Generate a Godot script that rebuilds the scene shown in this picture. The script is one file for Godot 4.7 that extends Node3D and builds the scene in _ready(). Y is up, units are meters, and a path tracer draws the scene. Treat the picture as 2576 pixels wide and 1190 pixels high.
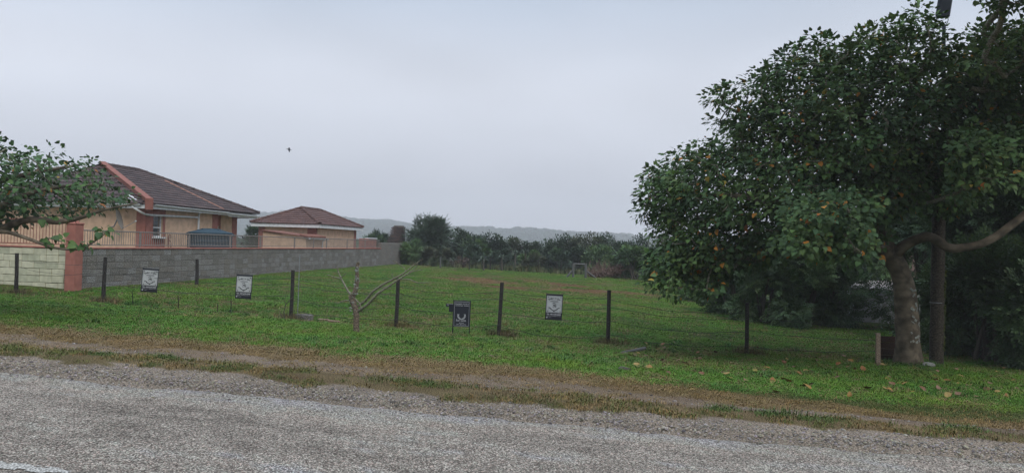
extends Node3D
# A vacant, sloping plot beside a country road: wire fence, signs, block wall, house, trees, misty hill.

const F := 1839.0            # focal length in the units of the layout sheet (2576 x 1190)
const EYE := 1.63
const SK := 0.1585           # the street is turned this much (tan) against the picture plane
const AX := Vector3(0.9877, 0.0, 0.1565)     # along the street
const BX := Vector3(0.1565, 0.0, -0.9877)    # away from the street
var cam_basis := Basis(Vector3.RIGHT, deg_to_rad(0.72)) * Basis(Vector3.BACK, deg_to_rad(1.6))
var M := {}
var rng := RandomNumberGenerator.new()
var nz := FastNoiseLite.new()
var nz2 := FastNoiseLite.new()
var taken := {}

# ---------------------------------------------------------------- mesh builder
class MB:
	var v := PackedVector3Array()
	var n := PackedVector3Array()
	var c := PackedColorArray()
	var uv := PackedVector2Array()
	var col := Color(1, 1, 1)
	func tri(a: Vector3, b: Vector3, d: Vector3, na: Vector3, nb: Vector3, nd: Vector3) -> void:
		var g := (d - a).cross(b - a)
		if g.dot(na + nb + nd) < 0.0:
			v.append(a); v.append(d); v.append(b)
			n.append(na); n.append(nd); n.append(nb)
		else:
			v.append(a); v.append(b); v.append(d)
			n.append(na); n.append(nb); n.append(nd)
		for i in 3:
			c.append(col)
	func flat(a: Vector3, b: Vector3, d: Vector3, hint: Vector3) -> void:
		var g := (d - a).cross(b - a).normalized()
		if g.dot(hint) < 0.0:
			g = -g
		tri(a, b, d, g, g, g)
	func quad(a: Vector3, b: Vector3, d: Vector3, e: Vector3, hint: Vector3) -> void:
		flat(a, b, d, hint)
		flat(a, d, e, hint)
	func quad_n(a: Vector3, b: Vector3, d: Vector3, e: Vector3, na: Vector3, nb: Vector3, nd: Vector3, ne: Vector3) -> void:
		tri(a, b, d, na, nb, nd)
		tri(a, d, e, na, nd, ne)
	# box with chamfered edges, centred on t.origin
	func cbox(t: Transform3D, s: Vector3, ch := 0.01) -> void:
		var h := s * 0.5
		var k := minf(ch, minf(h.x, minf(h.y, h.z)) * 0.9)
		var o := t.origin
		for ax in 3:
			var e1 := (ax + 1) % 3
			var e2 := (ax + 2) % 3
			for sg in [-1.0, 1.0]:
				var p: Array[Vector3] = []
				for q in [[-1, -1], [1, -1], [1, 1], [-1, 1]]:
					var w := Vector3.ZERO
					w[ax] = sg * h[ax]
					w[e1] = q[0] * (h[e1] - k)
					w[e2] = q[1] * (h[e2] - k)
					p.append(t * w)
				var nn := Vector3.ZERO
				nn[ax] = sg
				quad(p[0], p[1], p[2], p[3], t.basis * nn)
		if k <= 0.0:
			return
		for ax in 3:
			var e1 := (ax + 1) % 3
			var e2 := (ax + 2) % 3
			for s1 in [-1.0, 1.0]:
				for s2 in [-1.0, 1.0]:
					var p: Array[Vector3] = []
					for q in [[-1, 0], [1, 0], [1, 1], [-1, 1]]:
						var w := Vector3.ZERO
						w[ax] = q[0] * (h[ax] - k)
						w[e1] = s1 * (h[e1] - (k if q[1] == 0 else 0.0))
						w[e2] = s2 * (h[e2] - (0.0 if q[1] == 0 else k))
						p.append(t * w)
					var nn := Vector3.ZERO
					nn[e1] = s1
					nn[e2] = s2
					quad(p[0], p[1], p[2], p[3], t.basis * nn)
		for sx in [-1.0, 1.0]:
			for sy in [-1.0, 1.0]:
				for sz in [-1.0, 1.0]:
					var a := t * Vector3(sx * h.x, sy * (h.y - k), sz * (h.z - k))
					var b := t * Vector3(sx * (h.x - k), sy * h.y, sz * (h.z - k))
					var d := t * Vector3(sx * (h.x - k), sy * (h.y - k), sz * h.z)
					flat(a, b, d, t.basis * Vector3(sx, sy, sz))
	func bar(a: Vector3, b: Vector3, w: float, h: float, up := Vector3.UP, ch := 0.004) -> void:
		var z := (b - a).normalized()
		var x := up.cross(z)
		if x.length() < 0.01:
			x = Vector3.RIGHT.cross(z)
		x = x.normalized()
		var y := z.cross(x)
		cbox(Transform3D(Basis(x, y, z), (a + b) * 0.5), Vector3(w, h, a.distance_to(b)), ch)
	# smooth tube along points
	func tube(p: Array, r: Array, sides := 8, rough := 0.0, nzn: FastNoiseLite = null, caps := true) -> void:
		var m := p.size()
		var rings: Array = []
		var norms: Array = []
		var ref := Vector3.UP
		for i in m:
			var t: Vector3 = (p[mini(i + 1, m - 1)] - p[maxi(i - 1, 0)]).normalized()
			if i == 0:
				ref = Vector3.UP if absf(t.y) < 0.9 else Vector3.RIGHT
			var x := (ref - t * ref.dot(t)).normalized()
			ref = x
			var y := t.cross(x)
			var ring: Array[Vector3] = []
			var nor: Array[Vector3] = []
			for k in sides:
				var a := TAU * k / sides
				var dir := x * cos(a) + y * sin(a)
				var rr: float = r[i]
				if nzn:
					var q: Vector3 = p[i] + dir * rr
					rr *= 1.0 + rough * nzn.get_noise_3d(q.x * 40.0, q.y * 40.0, q.z * 40.0)
				ring.append(p[i] + dir * rr)
				nor.append(dir)
			rings.append(ring)
			norms.append(nor)
		for i in m - 1:
			for k in sides:
				var j := (k + 1) % sides
				quad_n(rings[i][k], rings[i][j], rings[i + 1][j], rings[i + 1][k], norms[i][k], norms[i][j], norms[i + 1][j], norms[i + 1][k])
		if caps:
			for e in [0, m - 1]:
				var tt: Vector3 = (p[0] - p[1]) if e == 0 else (p[m - 1] - p[m - 2])
				for k in range(1, sides - 1):
					flat(rings[e][0], rings[e][k], rings[e][k + 1], tt)
	func lathe(o: Vector3, prof: Array, sides := 24) -> void:
		for i in prof.size() - 1:
			var a: Vector2 = prof[i]
			var b: Vector2 = prof[i + 1]
			var sl := Vector2(b.y - a.y, a.x - b.x).normalized()
			for k in sides:
				var t0 := TAU * k / sides
				var t1 := TAU * (k + 1) / sides
				var d0 := Vector3(cos(t0), 0, sin(t0))
				var d1 := Vector3(cos(t1), 0, sin(t1))
				var n0 := (d0 * sl.x + Vector3.UP * sl.y).normalized()
				var n1 := (d1 * sl.x + Vector3.UP * sl.y).normalized()
				var p00 := o + d0 * a.x + Vector3.UP * a.y
				var p10 := o + d1 * a.x + Vector3.UP * a.y
				var p01 := o + d0 * b.x + Vector3.UP * b.y
				var p11 := o + d1 * b.x + Vector3.UP * b.y
				if a.x > 0.0001:
					tri(p00, p10, p11, n0, n1, n1)
				if b.x > 0.0001:
					tri(p00, p11, p01, n0, n1, n0)
	func mesh() -> ArrayMesh:
		var am := ArrayMesh.new()
		var arr := []
		arr.resize(Mesh.ARRAY_MAX)
		arr[Mesh.ARRAY_VERTEX] = v
		arr[Mesh.ARRAY_NORMAL] = n
		arr[Mesh.ARRAY_COLOR] = c
		if uv.size() == v.size():
			arr[Mesh.ARRAY_TEX_UV] = uv
		am.add_surface_from_arrays(Mesh.PRIMITIVE_TRIANGLES, arr)
		return am

# ---------------------------------------------------------------- naming and nodes
func numbered(called: String) -> String:
	if not taken.has(called):
		taken[called] = 0
		return called
	taken[called] += 1
	return "%s_%03d" % [called, taken[called]]

func tag(o: Node, label := "", category := "", group := "", kind := "") -> Node:
	if label: o.set_meta("label", label)
	if category: o.set_meta("category", category)
	if group: o.set_meta("group", group)
	if kind: o.set_meta("kind", kind)
	return o

func base(called: String, at: Vector3, label: String, category: String, group := "", turn := 0.0) -> Node3D:
	var o := Node3D.new()
	o.name = numbered(called)
	add_child(o)
	o.position = at
	o.rotation.y = turn
	tag(o, label, category, group)
	return o

# a mesh instance; coordinates are the parent's own
func obj(called: String, mesh: Mesh, m: Material, parent: Node = null) -> MeshInstance3D:
	var o := MeshInstance3D.new()
	o.mesh = mesh
	o.material_override = m
	if parent == null:
		o.name = numbered(called)
		add_child(o)
	else:
		o.name = called
		parent.add_child(o, true)
	return o

func multi(called: String, mesh: Mesh, m: Material, ts: Array, cs: Array, parent: Node = null) -> MultiMeshInstance3D:
	var mm := MultiMesh.new()
	mm.transform_format = MultiMesh.TRANSFORM_3D
	mm.use_colors = true
	mm.mesh = mesh
	mm.instance_count = ts.size()
	for i in ts.size():
		mm.set_instance_transform(i, ts[i])
		mm.set_instance_color(i, cs[i])
	var o := MultiMeshInstance3D.new()
	o.multimesh = mm
	o.material_override = m
	if parent == null:
		o.name = numbered(called)
		add_child(o)
	else:
		o.name = called
		parent.add_child(o, true)
	o.set_meta("kind", "stuff")
	return o

func lin(r: float, g: float, b: float) -> Color:
	return Color(r, g, b).linear_to_srgb()

var tex_cache := {}
# seamless grey noise, from lo to 1
func grain(freq: float, lo: float, seed_: int, octaves := 4, size := 512, contrast := 1.0) -> ImageTexture:
	var key := "%s_%s_%s_%s_%s" % [freq, lo, seed_, octaves, contrast]
	if tex_cache.has(key):
		return tex_cache[key]
	var f := FastNoiseLite.new()
	f.seed = seed_
	f.frequency = freq
	f.noise_type = FastNoiseLite.TYPE_SIMPLEX_SMOOTH
	f.fractal_octaves = octaves
	var im := f.get_seamless_image(size, size)
	im.convert(Image.FORMAT_RGB8)
	var data := im.get_data()
	for i in data.size():
		var x := (data[i] / 255.0 - 0.5) * contrast + 0.5
		data[i] = int(255.0 * (lo + (1.0 - lo) * clampf(x, 0.0, 1.0)))
	var t := ImageTexture.create_from_image(Image.create_from_data(size, size, false, Image.FORMAT_RGB8, data))
	tex_cache[key] = t
	return t

func mat(col: Color, rough := 0.85, tex: Texture2D = null, scale := 1.0, bump := 0.0, vcol := false) -> StandardMaterial3D:
	var m := StandardMaterial3D.new()
	m.albedo_color = col
	m.roughness = rough
	m.metallic_specular = 0.35
	m.vertex_color_use_as_albedo = vcol
	m.cull_mode = BaseMaterial3D.CULL_DISABLED
	if tex:
		m.albedo_texture = tex
		m.uv1_triplanar = true
		m.uv1_world_triplanar = true
		m.uv1_scale = Vector3.ONE * scale
		if bump > 0.0:
			m.heightmap_enabled = true
			m.heightmap_texture = tex
			m.heightmap_scale = bump
	return m

# ---------------------------------------------------------------- layout helpers
# world point seen at (u, v) of the layout sheet, d metres into the scene
func at(u: float, v: float, d: float) -> Vector3:
	var r := cam_basis * Vector3((u - 1288.0) / F, -(v - 595.0) / F, -1.0)
	return Vector3(0, EYE, 0) + r * (d / -r.z)

# where the sight line through (u, v) meets a plane
func on_plane(u: float, v: float, p: Vector3, nrm: Vector3) -> Vector3:
	var o := Vector3(0, EYE, 0)
	var r := at(u, v, 1.0) - o
	return o + r * ((p - o).dot(nrm) / r.dot(nrm))

# where it meets the ground
func gnd(u: float, v: float) -> Vector3:
	var d := 3.0
	while d < 120.0:
		var p := at(u, v, d)
		if p.y <= gy(p.x, p.z):
			var q := at(u, v, d - 0.1)
			var a := q.y - gy(q.x, q.z)
			var b := gy(p.x, p.z) - p.y
			return q.lerp(p, a / maxf(a + b, 1e-6))
		d += 0.1
	return at(u, v, 60.0)

func fence_d(u: float) -> float:
	var k := (u - 1288.0) / F
	return 17.84 / (1.0 + SK * k)

const GXS := [-30.0, -13.6, -5.65, 2.3, 8.3, 30.0]
const GQS := [-20.0, -6.0, 0.0, 8.0, 17.84, 19.5, 25.0, 33.5, 48.7, 52.0, 62.0, 110.0, 150.0, 185.0, 230.0, 300.0]
const GT := [
	[-1.2, -1.4, -1.55, -1.75, -1.85, -2.2],
	[-1.2, -1.4, -1.55, -1.75, -1.85, -2.2],
	[-1.1, -1.35, -1.5, -1.68, -1.8, -2.1],
	[-1.2, -1.42, -1.56, -1.77, -1.86, -2.2],
	[-1.5, -1.72, -2.06, -2.32, -2.44, -2.8],
	[-1.3, -1.5, -1.97, -2.27, -2.42, -2.7],
	[-1.3, -1.52, -1.8, -2.12, -2.3, -2.6],
	[-1.2, -1.42, -1.65, -1.98, -2.15, -2.5],
	[-1.1, -1.4, -1.55, -1.75, -1.85, -2.2],
	[-1.15, -1.45, -1.6, -1.8, -1.95, -2.3],
	[-3.0, -3.2, -3.4, -3.6, -3.8, -4.2],
	[-12.0, -12.0, -12.0, -12.0, -12.0, -12.0],
	[-8.5, -9.0, -10.0, -11.0, -11.0, -11.0],
	[-4.0, -4.5, -6.0, -9.0, -9.0, -10.0],
	[-9.0, -10.0, -11.0, -12.0, -12.0, -12.0],
	[-10.0, -10.0, -10.0, -10.0, -10.0, -10.0],
]
const HILLX := [-420.0, -260.0, -169.0, -138.0, -101.0, -49.0, 3.0, 42.0, 92.0, 200.0, 420.0]
const HILLY := [14.0, 15.0, 13.5, 15.0, 10.5, 6.5, 7.0, 5.5, 3.5, 2.0, 1.0]

func row_at(j: int, x: float) -> float:
	var r: Array = GT[j]
	if x <= GXS[0]: return r[0]
	for i in 5:
		if x <= GXS[i + 1]:
			return lerpf(r[i], r[i + 1], (x - GXS[i]) / (GXS[i + 1] - GXS[i]))
	return r[5]

func base_gy(x: float, q: float) -> float:
	var e := 0.0
	if q >= 300.0:
		var hx: float = HILLY[10]
		for i in 10:
			if x <= HILLX[i + 1]:
				var f := clampf((x - HILLX[i]) / (HILLX[i + 1] - HILLX[i]), 0.0, 1.0)
				hx = lerpf(HILLY[i], HILLY[i + 1], f * f * (3.0 - 2.0 * f))
				break
		var t := smoothstep(300.0, 480.0, q)
		e = lerpf(-10.0, hx, t) - maxf(0.0, q - 490.0) * 0.05
	else:
		var j := 0
		while j < GQS.size() - 2 and q > GQS[j + 1]:
			j += 1
		var f := clampf((q - GQS[j]) / (GQS[j + 1] - GQS[j]), 0.0, 1.0)
		if j >= 9:
			f = f * f * (3.0 - 2.0 * f)
		e = lerpf(row_at(j, x), row_at(j + 1, x), f)
	return EYE + e

func gy(x: float, z: float) -> float:
	var q := -z + SK * x
	var y := base_gy(x, q)
	if q > 7.0:
		y += 0.03 * smoothstep(7.0, 9.0, q) * nz.get_noise_2d(x * 9.0, q * 9.0)
		if q > 60.0:
			y += 2.0 * smoothstep(60.0, 120.0, q) * nz.get_noise_2d(x * 0.6, q * 0.6)
		# wheel track and grassy ridge along the road edge
		y += 0.035 * exp(-pow((q - 8.6) / 0.45, 2.0)) - 0.05 * exp(-pow((q - 9.8) / 0.7, 2.0))
	return y

func gp(x: float, q: float) -> Vector3:
	var z := SK * x - q
	return Vector3(x, gy(x, z), z)

func up_normal(x: float, z: float) -> Vector3:
	var e := 0.15
	return Vector3(gy(x - e, z) - gy(x + e, z), 2.0 * e, gy(x, z - e) - gy(x, z + e)).normalized()

# ground cover at a point: x = gravel, y = bare soil, z = dry grass, w = green grass (sum 1)
func cover(x: float, q: float) -> Vector4:
	var wob := 0.4 * nz.get_noise_2d(x * 12.0, q * 12.0) + 0.3 * nz.get_noise_2d(x * 40.0 + 70.0, q * 40.0)
	var s := q + wob
	# the worn strip narrows towards the tree
	if q > 8.0:
		s = 8.0 + (q - 8.0) * (1.0 + 0.12 * clampf(x, 0.0, 9.0)) + wob
	var fine := nz2.get_noise_2d(x * 60.0, q * 60.0)
	var patch := nz.get_noise_2d(x * 5.0 + 300.0, q * 9.0)
	var g := 0.0
	var soil := 0.0
	var dry := 0.0
	var green := 0.0
	if s < 8.05:
		g = 1.0
		soil = 0.35
	elif s < 9.0:
		dry = 0.75
		green = 0.75 + patch
		soil = 0.55
	elif s < 10.3:
		soil = 1.0
		g = 0.35 + 0.6 * clampf(nz.get_noise_2d(x * 14.0, q * 22.0) + 0.1, 0.0, 1.0)
		dry = 0.45 + 0.6 * patch
	elif s < 11.5:
		dry = 1.0
		soil = 0.35
		green = smoothstep(10.9, 11.5, s) * 0.5
	else:
		green = 1.0
		dry = 0.13 + 0.6 * clampf(patch * 1.5, 0.0, 1.0) + 0.25 * clampf(nz.get_noise_2d(x * 22.0 + 9.0, q * 30.0), 0.0, 1.0)
		# worn red-brown ground in the middle of the plot
		var wx := (x - 1.5 - (q - 36.0) * 0.1) / 6.5
		var wq := (q - 36.5) / 5.5
		var w := clampf(1.1 - wx * wx - wq * wq, 0.0, 1.0) * clampf(0.5 + 1.9 * nz.get_noise_2d(x * 9.0 + 40.0, q * 22.0), 0.0, 1.0)
		soil = w * 2.4
		dry += w * 0.5
		# trodden strip along the fence line
		var st := exp(-pow((q - 17.7 + 0.25 * nz.get_noise_1d(x * 20.0)) / 0.22, 2.0)) * clampf(0.35 + 1.4 * nz.get_noise_2d(x * 16.0, 7.0), 0.0, 1.0)
		soil += st * 0.9
		dry += st * 0.5
		green = clampf(1.0 - soil * 0.75, 0.0, 1.0)
	g = clampf(g + fine * 0.3 * signf(g), 0.0, 1.0)
	var sum := g + soil + maxf(dry, 0.0) + maxf(green, 0.0)
	return Vector4(g, soil, maxf(dry, 0.0), maxf(green, 0.0)) / maxf(sum, 0.01)

func sky_texture() -> ImageTexture:
	var w := 512
	var h := 256
	var im := Image.create(w, h, false, Image.FORMAT_RGBF)
	var f := FastNoiseLite.new()
	f.seed = 5
	f.frequency = 0.9
	f.fractal_octaves = 3
	for y in h:
		var el := (0.5 - (y + 0.5) / h) * PI
		for x in w:
			var az := ((x + 0.5) / w - 0.5) * TAU
			var dir := Vector3(cos(el) * sin(az), sin(el), -cos(el) * cos(az))
			var e := rad_to_deg(el)
			var k := f.get_noise_3d(dir.x, dir.y * 2.2, dir.z)
			var k2 := f.get_noise_3d(dir.x * 3.0 + 7.0, dir.y * 11.0, dir.z * 3.0)
			var low := Color(0.625, 0.652, 0.735)
			var mid := Color(0.745, 0.790, 0.890)
			var top := Color(0.515, 0.61, 0.755)
			var c := low.lerp(mid, smoothstep(1.0, 11.0, e))
			c = c.lerp(top, smoothstep(11.0, 21.0, e) * (0.95 + 0.6 * k))
			# an overcast sky grows brighter towards the zenith
			c = c * (1.0 + 2.6 * smoothstep(22.0, 80.0, e))
			c = c * (1.0 + 0.12 * k + 0.07 * k2 - 0.09 * clampf((-dir.x - 0.15) * 1.6, 0.0, 1.0))
			im.set_pixel(x, y, c)
	return ImageTexture.create_from_image(im)

# ---------------------------------------------------------------- scene
func _ready() -> void:
	rng.seed = 11
	nz.seed = 3
	nz.frequency = 0.02
	nz.fractal_octaves = 3
	nz2.seed = 8
	nz2.frequency = 0.05
	var cam := Camera3D.new()
	cam.name = "camera"
	cam.fov = rad_to_deg(2.0 * atan(595.0 / F))
	cam.near = 0.05
	cam.far = 3000.0
	cam.transform = Transform3D(cam_basis, Vector3(0, EYE, 0))
	add_child(cam)
	cam.current = true
	var env := Environment.new()
	env.background_mode = Environment.BG_SKY
	var sky := Sky.new()
	var pan := PanoramaSkyMaterial.new()
	pan.panorama = sky_texture()
	sky.sky_material = pan
	env.sky = sky
	env.tonemap_mode = Environment.TONE_MAPPER_LINEAR
	env.tonemap_exposure = 1.0
	env.fog_enabled = true
	env.fog_density = 0.0009
	env.fog_light_color = Color(1.0, 1.0, 1.0)
	env.volumetric_fog_enabled = true
	env.volumetric_fog_density = 0.0
	env.sdfgi_enabled = true
	env.ssao_enabled = true
	env.ssil_enabled = true
	var we := WorldEnvironment.new()
	we.name = "world_environment"
	we.environment = env
	add_child(we)
	var sun := DirectionalLight3D.new()
	sun.name = "sun"
	sun.light_energy = 0.5
	sun.light_color = Color(1.0, 0.97, 0.93)
	sun.light_angular_distance = 30.0
	sun.shadow_enabled = true
	sun.rotation_degrees = Vector3(-48, 30, 0)
	add_child(sun)

	make_materials()
	ground()
	road()
	hill_forest()
	mist()
	boundary_wall()
	house()
	outbuilding()
	yard_things()
	neighbour_place()
	front_fence()
	signs()
	back_fence()
	back_bushes()
	right_hedge()
	pruned_tree()
	big_tree()
	left_tree()
	lamp_pole()
	small_things()
	lawn_grass()
	verge()
	bird()

func make_materials() -> void:
	var fine := grain(0.05, 0.55, 21, 4, 512, 1.8)
	var soft := grain(0.012, 0.86, 22, 5, 512, 1.3)
	M.ground = mat(Color.WHITE, 0.95, grain(0.09, 0.45, 31, 3, 512, 2.0), 0.9, 1.2, true)
	M.ground.metallic_specular = 0.15
	M.plaster_tan = mat(lin(0.70, 0.475, 0.32), 0.9, soft, 0.45, 0.15)
	M.plaster_orange = mat(lin(0.36, 0.145, 0.11), 0.9, soft, 0.5, 0.15)
	M.coping = mat(lin(0.255, 0.105, 0.08), 0.85, soft, 0.5, 0.15)
	M.white_paint = mat(lin(0.74, 0.75, 0.74), 0.55, soft, 0.6)
	M.mortar = mat(lin(0.27, 0.245, 0.21), 0.95, fine, 1.0, 0.3)
	M.mortar_cream = mat(lin(0.30, 0.29, 0.21), 0.95, fine, 1.0, 0.3)
	M.blocks = []
	for c in [[0.285, 0.268, 0.24], [0.25, 0.236, 0.21], [0.31, 0.295, 0.268], [0.27, 0.247, 0.212], [0.33, 0.32, 0.30], [0.235, 0.22, 0.193]]:
		M.blocks.append(mat(lin(c[0], c[1], c[2]), 0.95, fine, 0.8, 0.35))
	M.cream = []
	for c in [[0.43, 0.42, 0.30], [0.47, 0.455, 0.33], [0.38, 0.38, 0.27]]:
		M.cream.append(mat(lin(c[0] * 1.25, c[1] * 1.25, c[2] * 1.25), 0.9, soft, 0.7, 0.3))
	M.tiles = []
	for c in [[0.100, 0.068, 0.066], [0.12, 0.08, 0.074], [0.088, 0.06, 0.058], [0.135, 0.09, 0.082], [0.098, 0.072, 0.068]]:
		M.tiles.append(mat(lin(c[0], c[1], c[2]), 0.8, fine, 0.9))
	M.tile_red = []
	for c in [[0.155, 0.08, 0.064], [0.18, 0.092, 0.074], [0.135, 0.07, 0.058], [0.165, 0.092, 0.08]]:
		M.tile_red.append(mat(lin(c[0], c[1], c[2]), 0.8, fine, 0.9))
	M.tile_any = mat(Color.WHITE, 0.8, fine, 0.9, 0.0, true)
	M.underlay = mat(lin(0.15, 0.10, 0.09), 0.95)
	M.steel = mat(lin(0.34, 0.30, 0.27), 0.55, fine, 2.0)
	M.galv = mat(lin(0.36, 0.38, 0.40), 0.5, fine, 2.0)
	M.tank = mat(lin(0.020, 0.042, 0.056), 0.6)
	M.tank.metallic_specular = 0.22
	M.dish = mat(lin(0.42, 0.42, 0.40), 0.6, fine, 2.0)
	M.glass = mat(Color(0.55, 0.60, 0.62, 0.10), 0.05)
	M.glass.transparency = BaseMaterial3D.TRANSPARENCY_ALPHA
	M.post_wood = mat(lin(0.060, 0.053, 0.048), 0.9, grain(0.03, 0.4, 41, 4, 512, 1.8), 2.0, 0.5)
	M.pale_wood = mat(lin(0.25, 0.22, 0.17), 0.9, fine, 1.5, 0.4)
	M.grey_wood = mat(lin(0.17, 0.17, 0.16), 0.9, fine, 1.5, 0.4)
	M.wire = mat(lin(0.045, 0.043, 0.04), 0.6)
	M.black_print = mat(lin(0.012, 0.013, 0.018), 0.45)
	M.navy_print = mat(lin(0.016, 0.018, 0.026), 0.45)
	M.pvc_white = mat(lin(0.46, 0.47, 0.47), 0.5, soft, 0.9)
	M.ink = mat(lin(0.02, 0.02, 0.022), 0.6)
	M.white_ink = mat(lin(0.50, 0.50, 0.51), 0.6)
	M.bark = mat(lin(0.185, 0.15, 0.105), 0.95, grain(0.012, 0.55, 43, 6, 512, 1.7), 0.5, 0.5)
	M.bark_pale = mat(lin(0.33, 0.25, 0.18), 0.95, grain(0.03, 0.35, 43, 5, 512, 2.0), 2.2, 1.2)
	M.bark_grey = mat(lin(0.33, 0.31, 0.22), 0.95, grain(0.03, 0.45, 44, 5, 512, 1.8), 2.0, 0.6)
	M.twig = mat(lin(0.14, 0.125, 0.10), 0.9, fine, 2.0)
	M.lichen = mat(lin(0.36, 0.38, 0.33), 0.95, fine, 2.0)
	M.moss = mat(lin(0.075, 0.095, 0.018), 0.95, fine, 3.0, 0.6)
	M.pole = mat(lin(0.085, 0.072, 0.052), 0.95, grain(0.03, 0.4, 41, 4, 512, 1.8), 1.4, 0.6)
	M.leaf = mat(Color.WHITE, 0.7, null, 1.0, 0.0, true)
	M.leaf.metallic_specular = 0.28
	M.leaf.backlight_enabled = true
	M.leaf.backlight = Color(0.28, 0.32, 0.16)
	M.bushleaf = mat(Color.WHITE, 0.6, null, 1.0, 0.0, true)
	M.bushleaf.metallic_specular = 0.4
	M.bushleaf.backlight_enabled = true
	M.bushleaf.backlight = Color(0.16, 0.18, 0.1)
	M.blade = mat(Color.WHITE, 0.6, null, 1.0, 0.0, true)
	M.blade.metallic_specular = 0.15
	M.blade.backlight_enabled = true
	M.blade.backlight = Color(0.25, 0.3, 0.12)
	M.stone = mat(Color.WHITE, 0.9, fine, 3.0, 0.0, true)
	M.brick = []
	for c in [[0.13, 0.09, 0.075], [0.105, 0.08, 0.075], [0.16, 0.105, 0.085], [0.09, 0.07, 0.065]]:
		M.brick.append(mat(lin(c[0], c[1], c[2]), 0.9, fine, 2.0))
	M.lamp_body = mat(lin(0.035, 0.042, 0.055), 0.5)
	M.pink = mat(lin(0.42, 0.25, 0.20), 0.9, soft, 0.5)
	M.grey_wall = mat(lin(0.30, 0.31, 0.31), 0.9, soft, 0.5)
	M.terracotta = mat(lin(0.27, 0.115, 0.08), 0.85, fine, 1.0)

# low cloud lying over the valley and the hill
func mist() -> void:
	var fm := FogMaterial.new()
	fm.albedo = Color(1.0, 1.0, 1.0)
	fm.density = 0.0011
	var f := FogVolume.new()
	f.name = "mist_bank"
	f.shape = RenderingServer.FOG_VOLUME_SHAPE_BOX
	f.size = Vector3(860.0, 62.0, 520.0)
	f.position = Vector3(0.0, 8.0, -350.0)
	f.material = fm
	add_child(f)
	tag(f, "pale mist lying over the valley and wooded hill", "mist", "", "stuff")

# ---------------------------------------------------------------- ground and road
func spaced(a: float, b: float, step: float, out: Array) -> void:
	var k := maxi(1, int(round((b - a) / step)))
	for i in k:
		out.append(a + (b - a) * i / k)

func ground_color(x: float, q: float) -> Color:
	if q > 50.0:
		var k := 0.8 + 0.5 * nz.get_noise_2d(x * 2.0, q * 2.0)
		return Color(0.040 * k, 0.055 * k, 0.028 * k)
	var w := cover(x, q)
	var k := 1.0 + 0.35 * nz2.get_noise_2d(x * 30.0, q * 30.0) + 0.25 * nz.get_noise_2d(x * 8.0, q * 8.0)
	var gravel := Vector3(0.38, 0.315, 0.245)
	var soil := Vector3(0.225, 0.155, 0.108)
	if q > 12.0:
		soil = Vector3(0.19, 0.095, 0.045)
	var dry := Vector3(0.235, 0.165, 0.078)
	var green := Vector3(0.075, 0.115, 0.030)
	if q < 9.2:
		green = Vector3(0.12, 0.125, 0.045)
	var c := (gravel * w.x + soil * w.y + dry * w.z + green * w.w) * k
	return Color(c.x, c.y, c.z)

func grid_mesh(xs: Array, qs: Array, hf: Callable, cf: Callable) -> ArrayMesh:
	var nx := xs.size()
	var nq := qs.size()
	var v := PackedVector3Array()
	var n := PackedVector3Array()
	var c := PackedColorArray()
	v.resize(nx * nq)
	n.resize(nx * nq)
	c.resize(nx * nq)
	for j in nq:
		for i in nx:
			var x: float = xs[i]
			var q: float = qs[j]
			v[j * nx + i] = hf.call(x, q)
			c[j * nx + i] = cf.call(x, q)
	for j in nq:
		for i in nx:
			var a: Vector3 = v[j * nx + maxi(i - 1, 0)]
			var b: Vector3 = v[j * nx + mini(i + 1, nx - 1)]
			var e: Vector3 = v[maxi(j - 1, 0) * nx + i]
			var f: Vector3 = v[mini(j + 1, nq - 1) * nx + i]
			var g := (b - a).cross(f - e).normalized()
			n[j * nx + i] = g if g.y > 0.0 else -g
	var idx := PackedInt32Array()
	for j in nq - 1:
		for i in nx - 1:
			var a := j * nx + i
			idx.append_array([a, a + nx, a + 1, a + 1, a + nx, a + nx + 1])
	var arr := []
	arr.resize(Mesh.ARRAY_MAX)
	arr[Mesh.ARRAY_VERTEX] = v
	arr[Mesh.ARRAY_NORMAL] = n
	arr[Mesh.ARRAY_COLOR] = c
	arr[Mesh.ARRAY_INDEX] = idx
	var am := ArrayMesh.new()
	am.add_surface_from_arrays(Mesh.PRIMITIVE_TRIANGLES, arr)
	return am

func ground() -> void:
	var xs := []
	var qs := []
	spaced(-420.0, -60.0, 18.0, xs)
	spaced(-60.0, -16.0, 2.0, xs)
	spaced(-16.0, 14.0, 0.13, xs)
	spaced(14.0, 60.0, 2.0, xs)
	spaced(60.0, 421.0, 18.0, xs)
	spaced(-30.0, 6.4, 2.0, qs)
	spaced(6.4, 13.0, 0.09, qs)
	spaced(13.0, 20.0, 0.14, qs)
	spaced(20.0, 50.0, 0.3, qs)
	spaced(50.0, 120.0, 3.0, qs)
	spaced(120.0, 560.0, 10.0, qs)
	qs.append(560.0)
	var m := grid_mesh(xs, qs, func(x, q):
		var p := gp(x, q)
		p.y -= 0.05 * (1.0 - smoothstep(6.9, 7.7, q))
		return p, ground_color)
	tag(obj("ground", m, M.ground), "", "", "", "structure")

func road_edge(x: float) -> float:
	return 7.28 + 0.16 * nz.get_noise_1d(x * 30.0) + 0.09 * nz2.get_noise_1d(x * 60.0)

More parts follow.
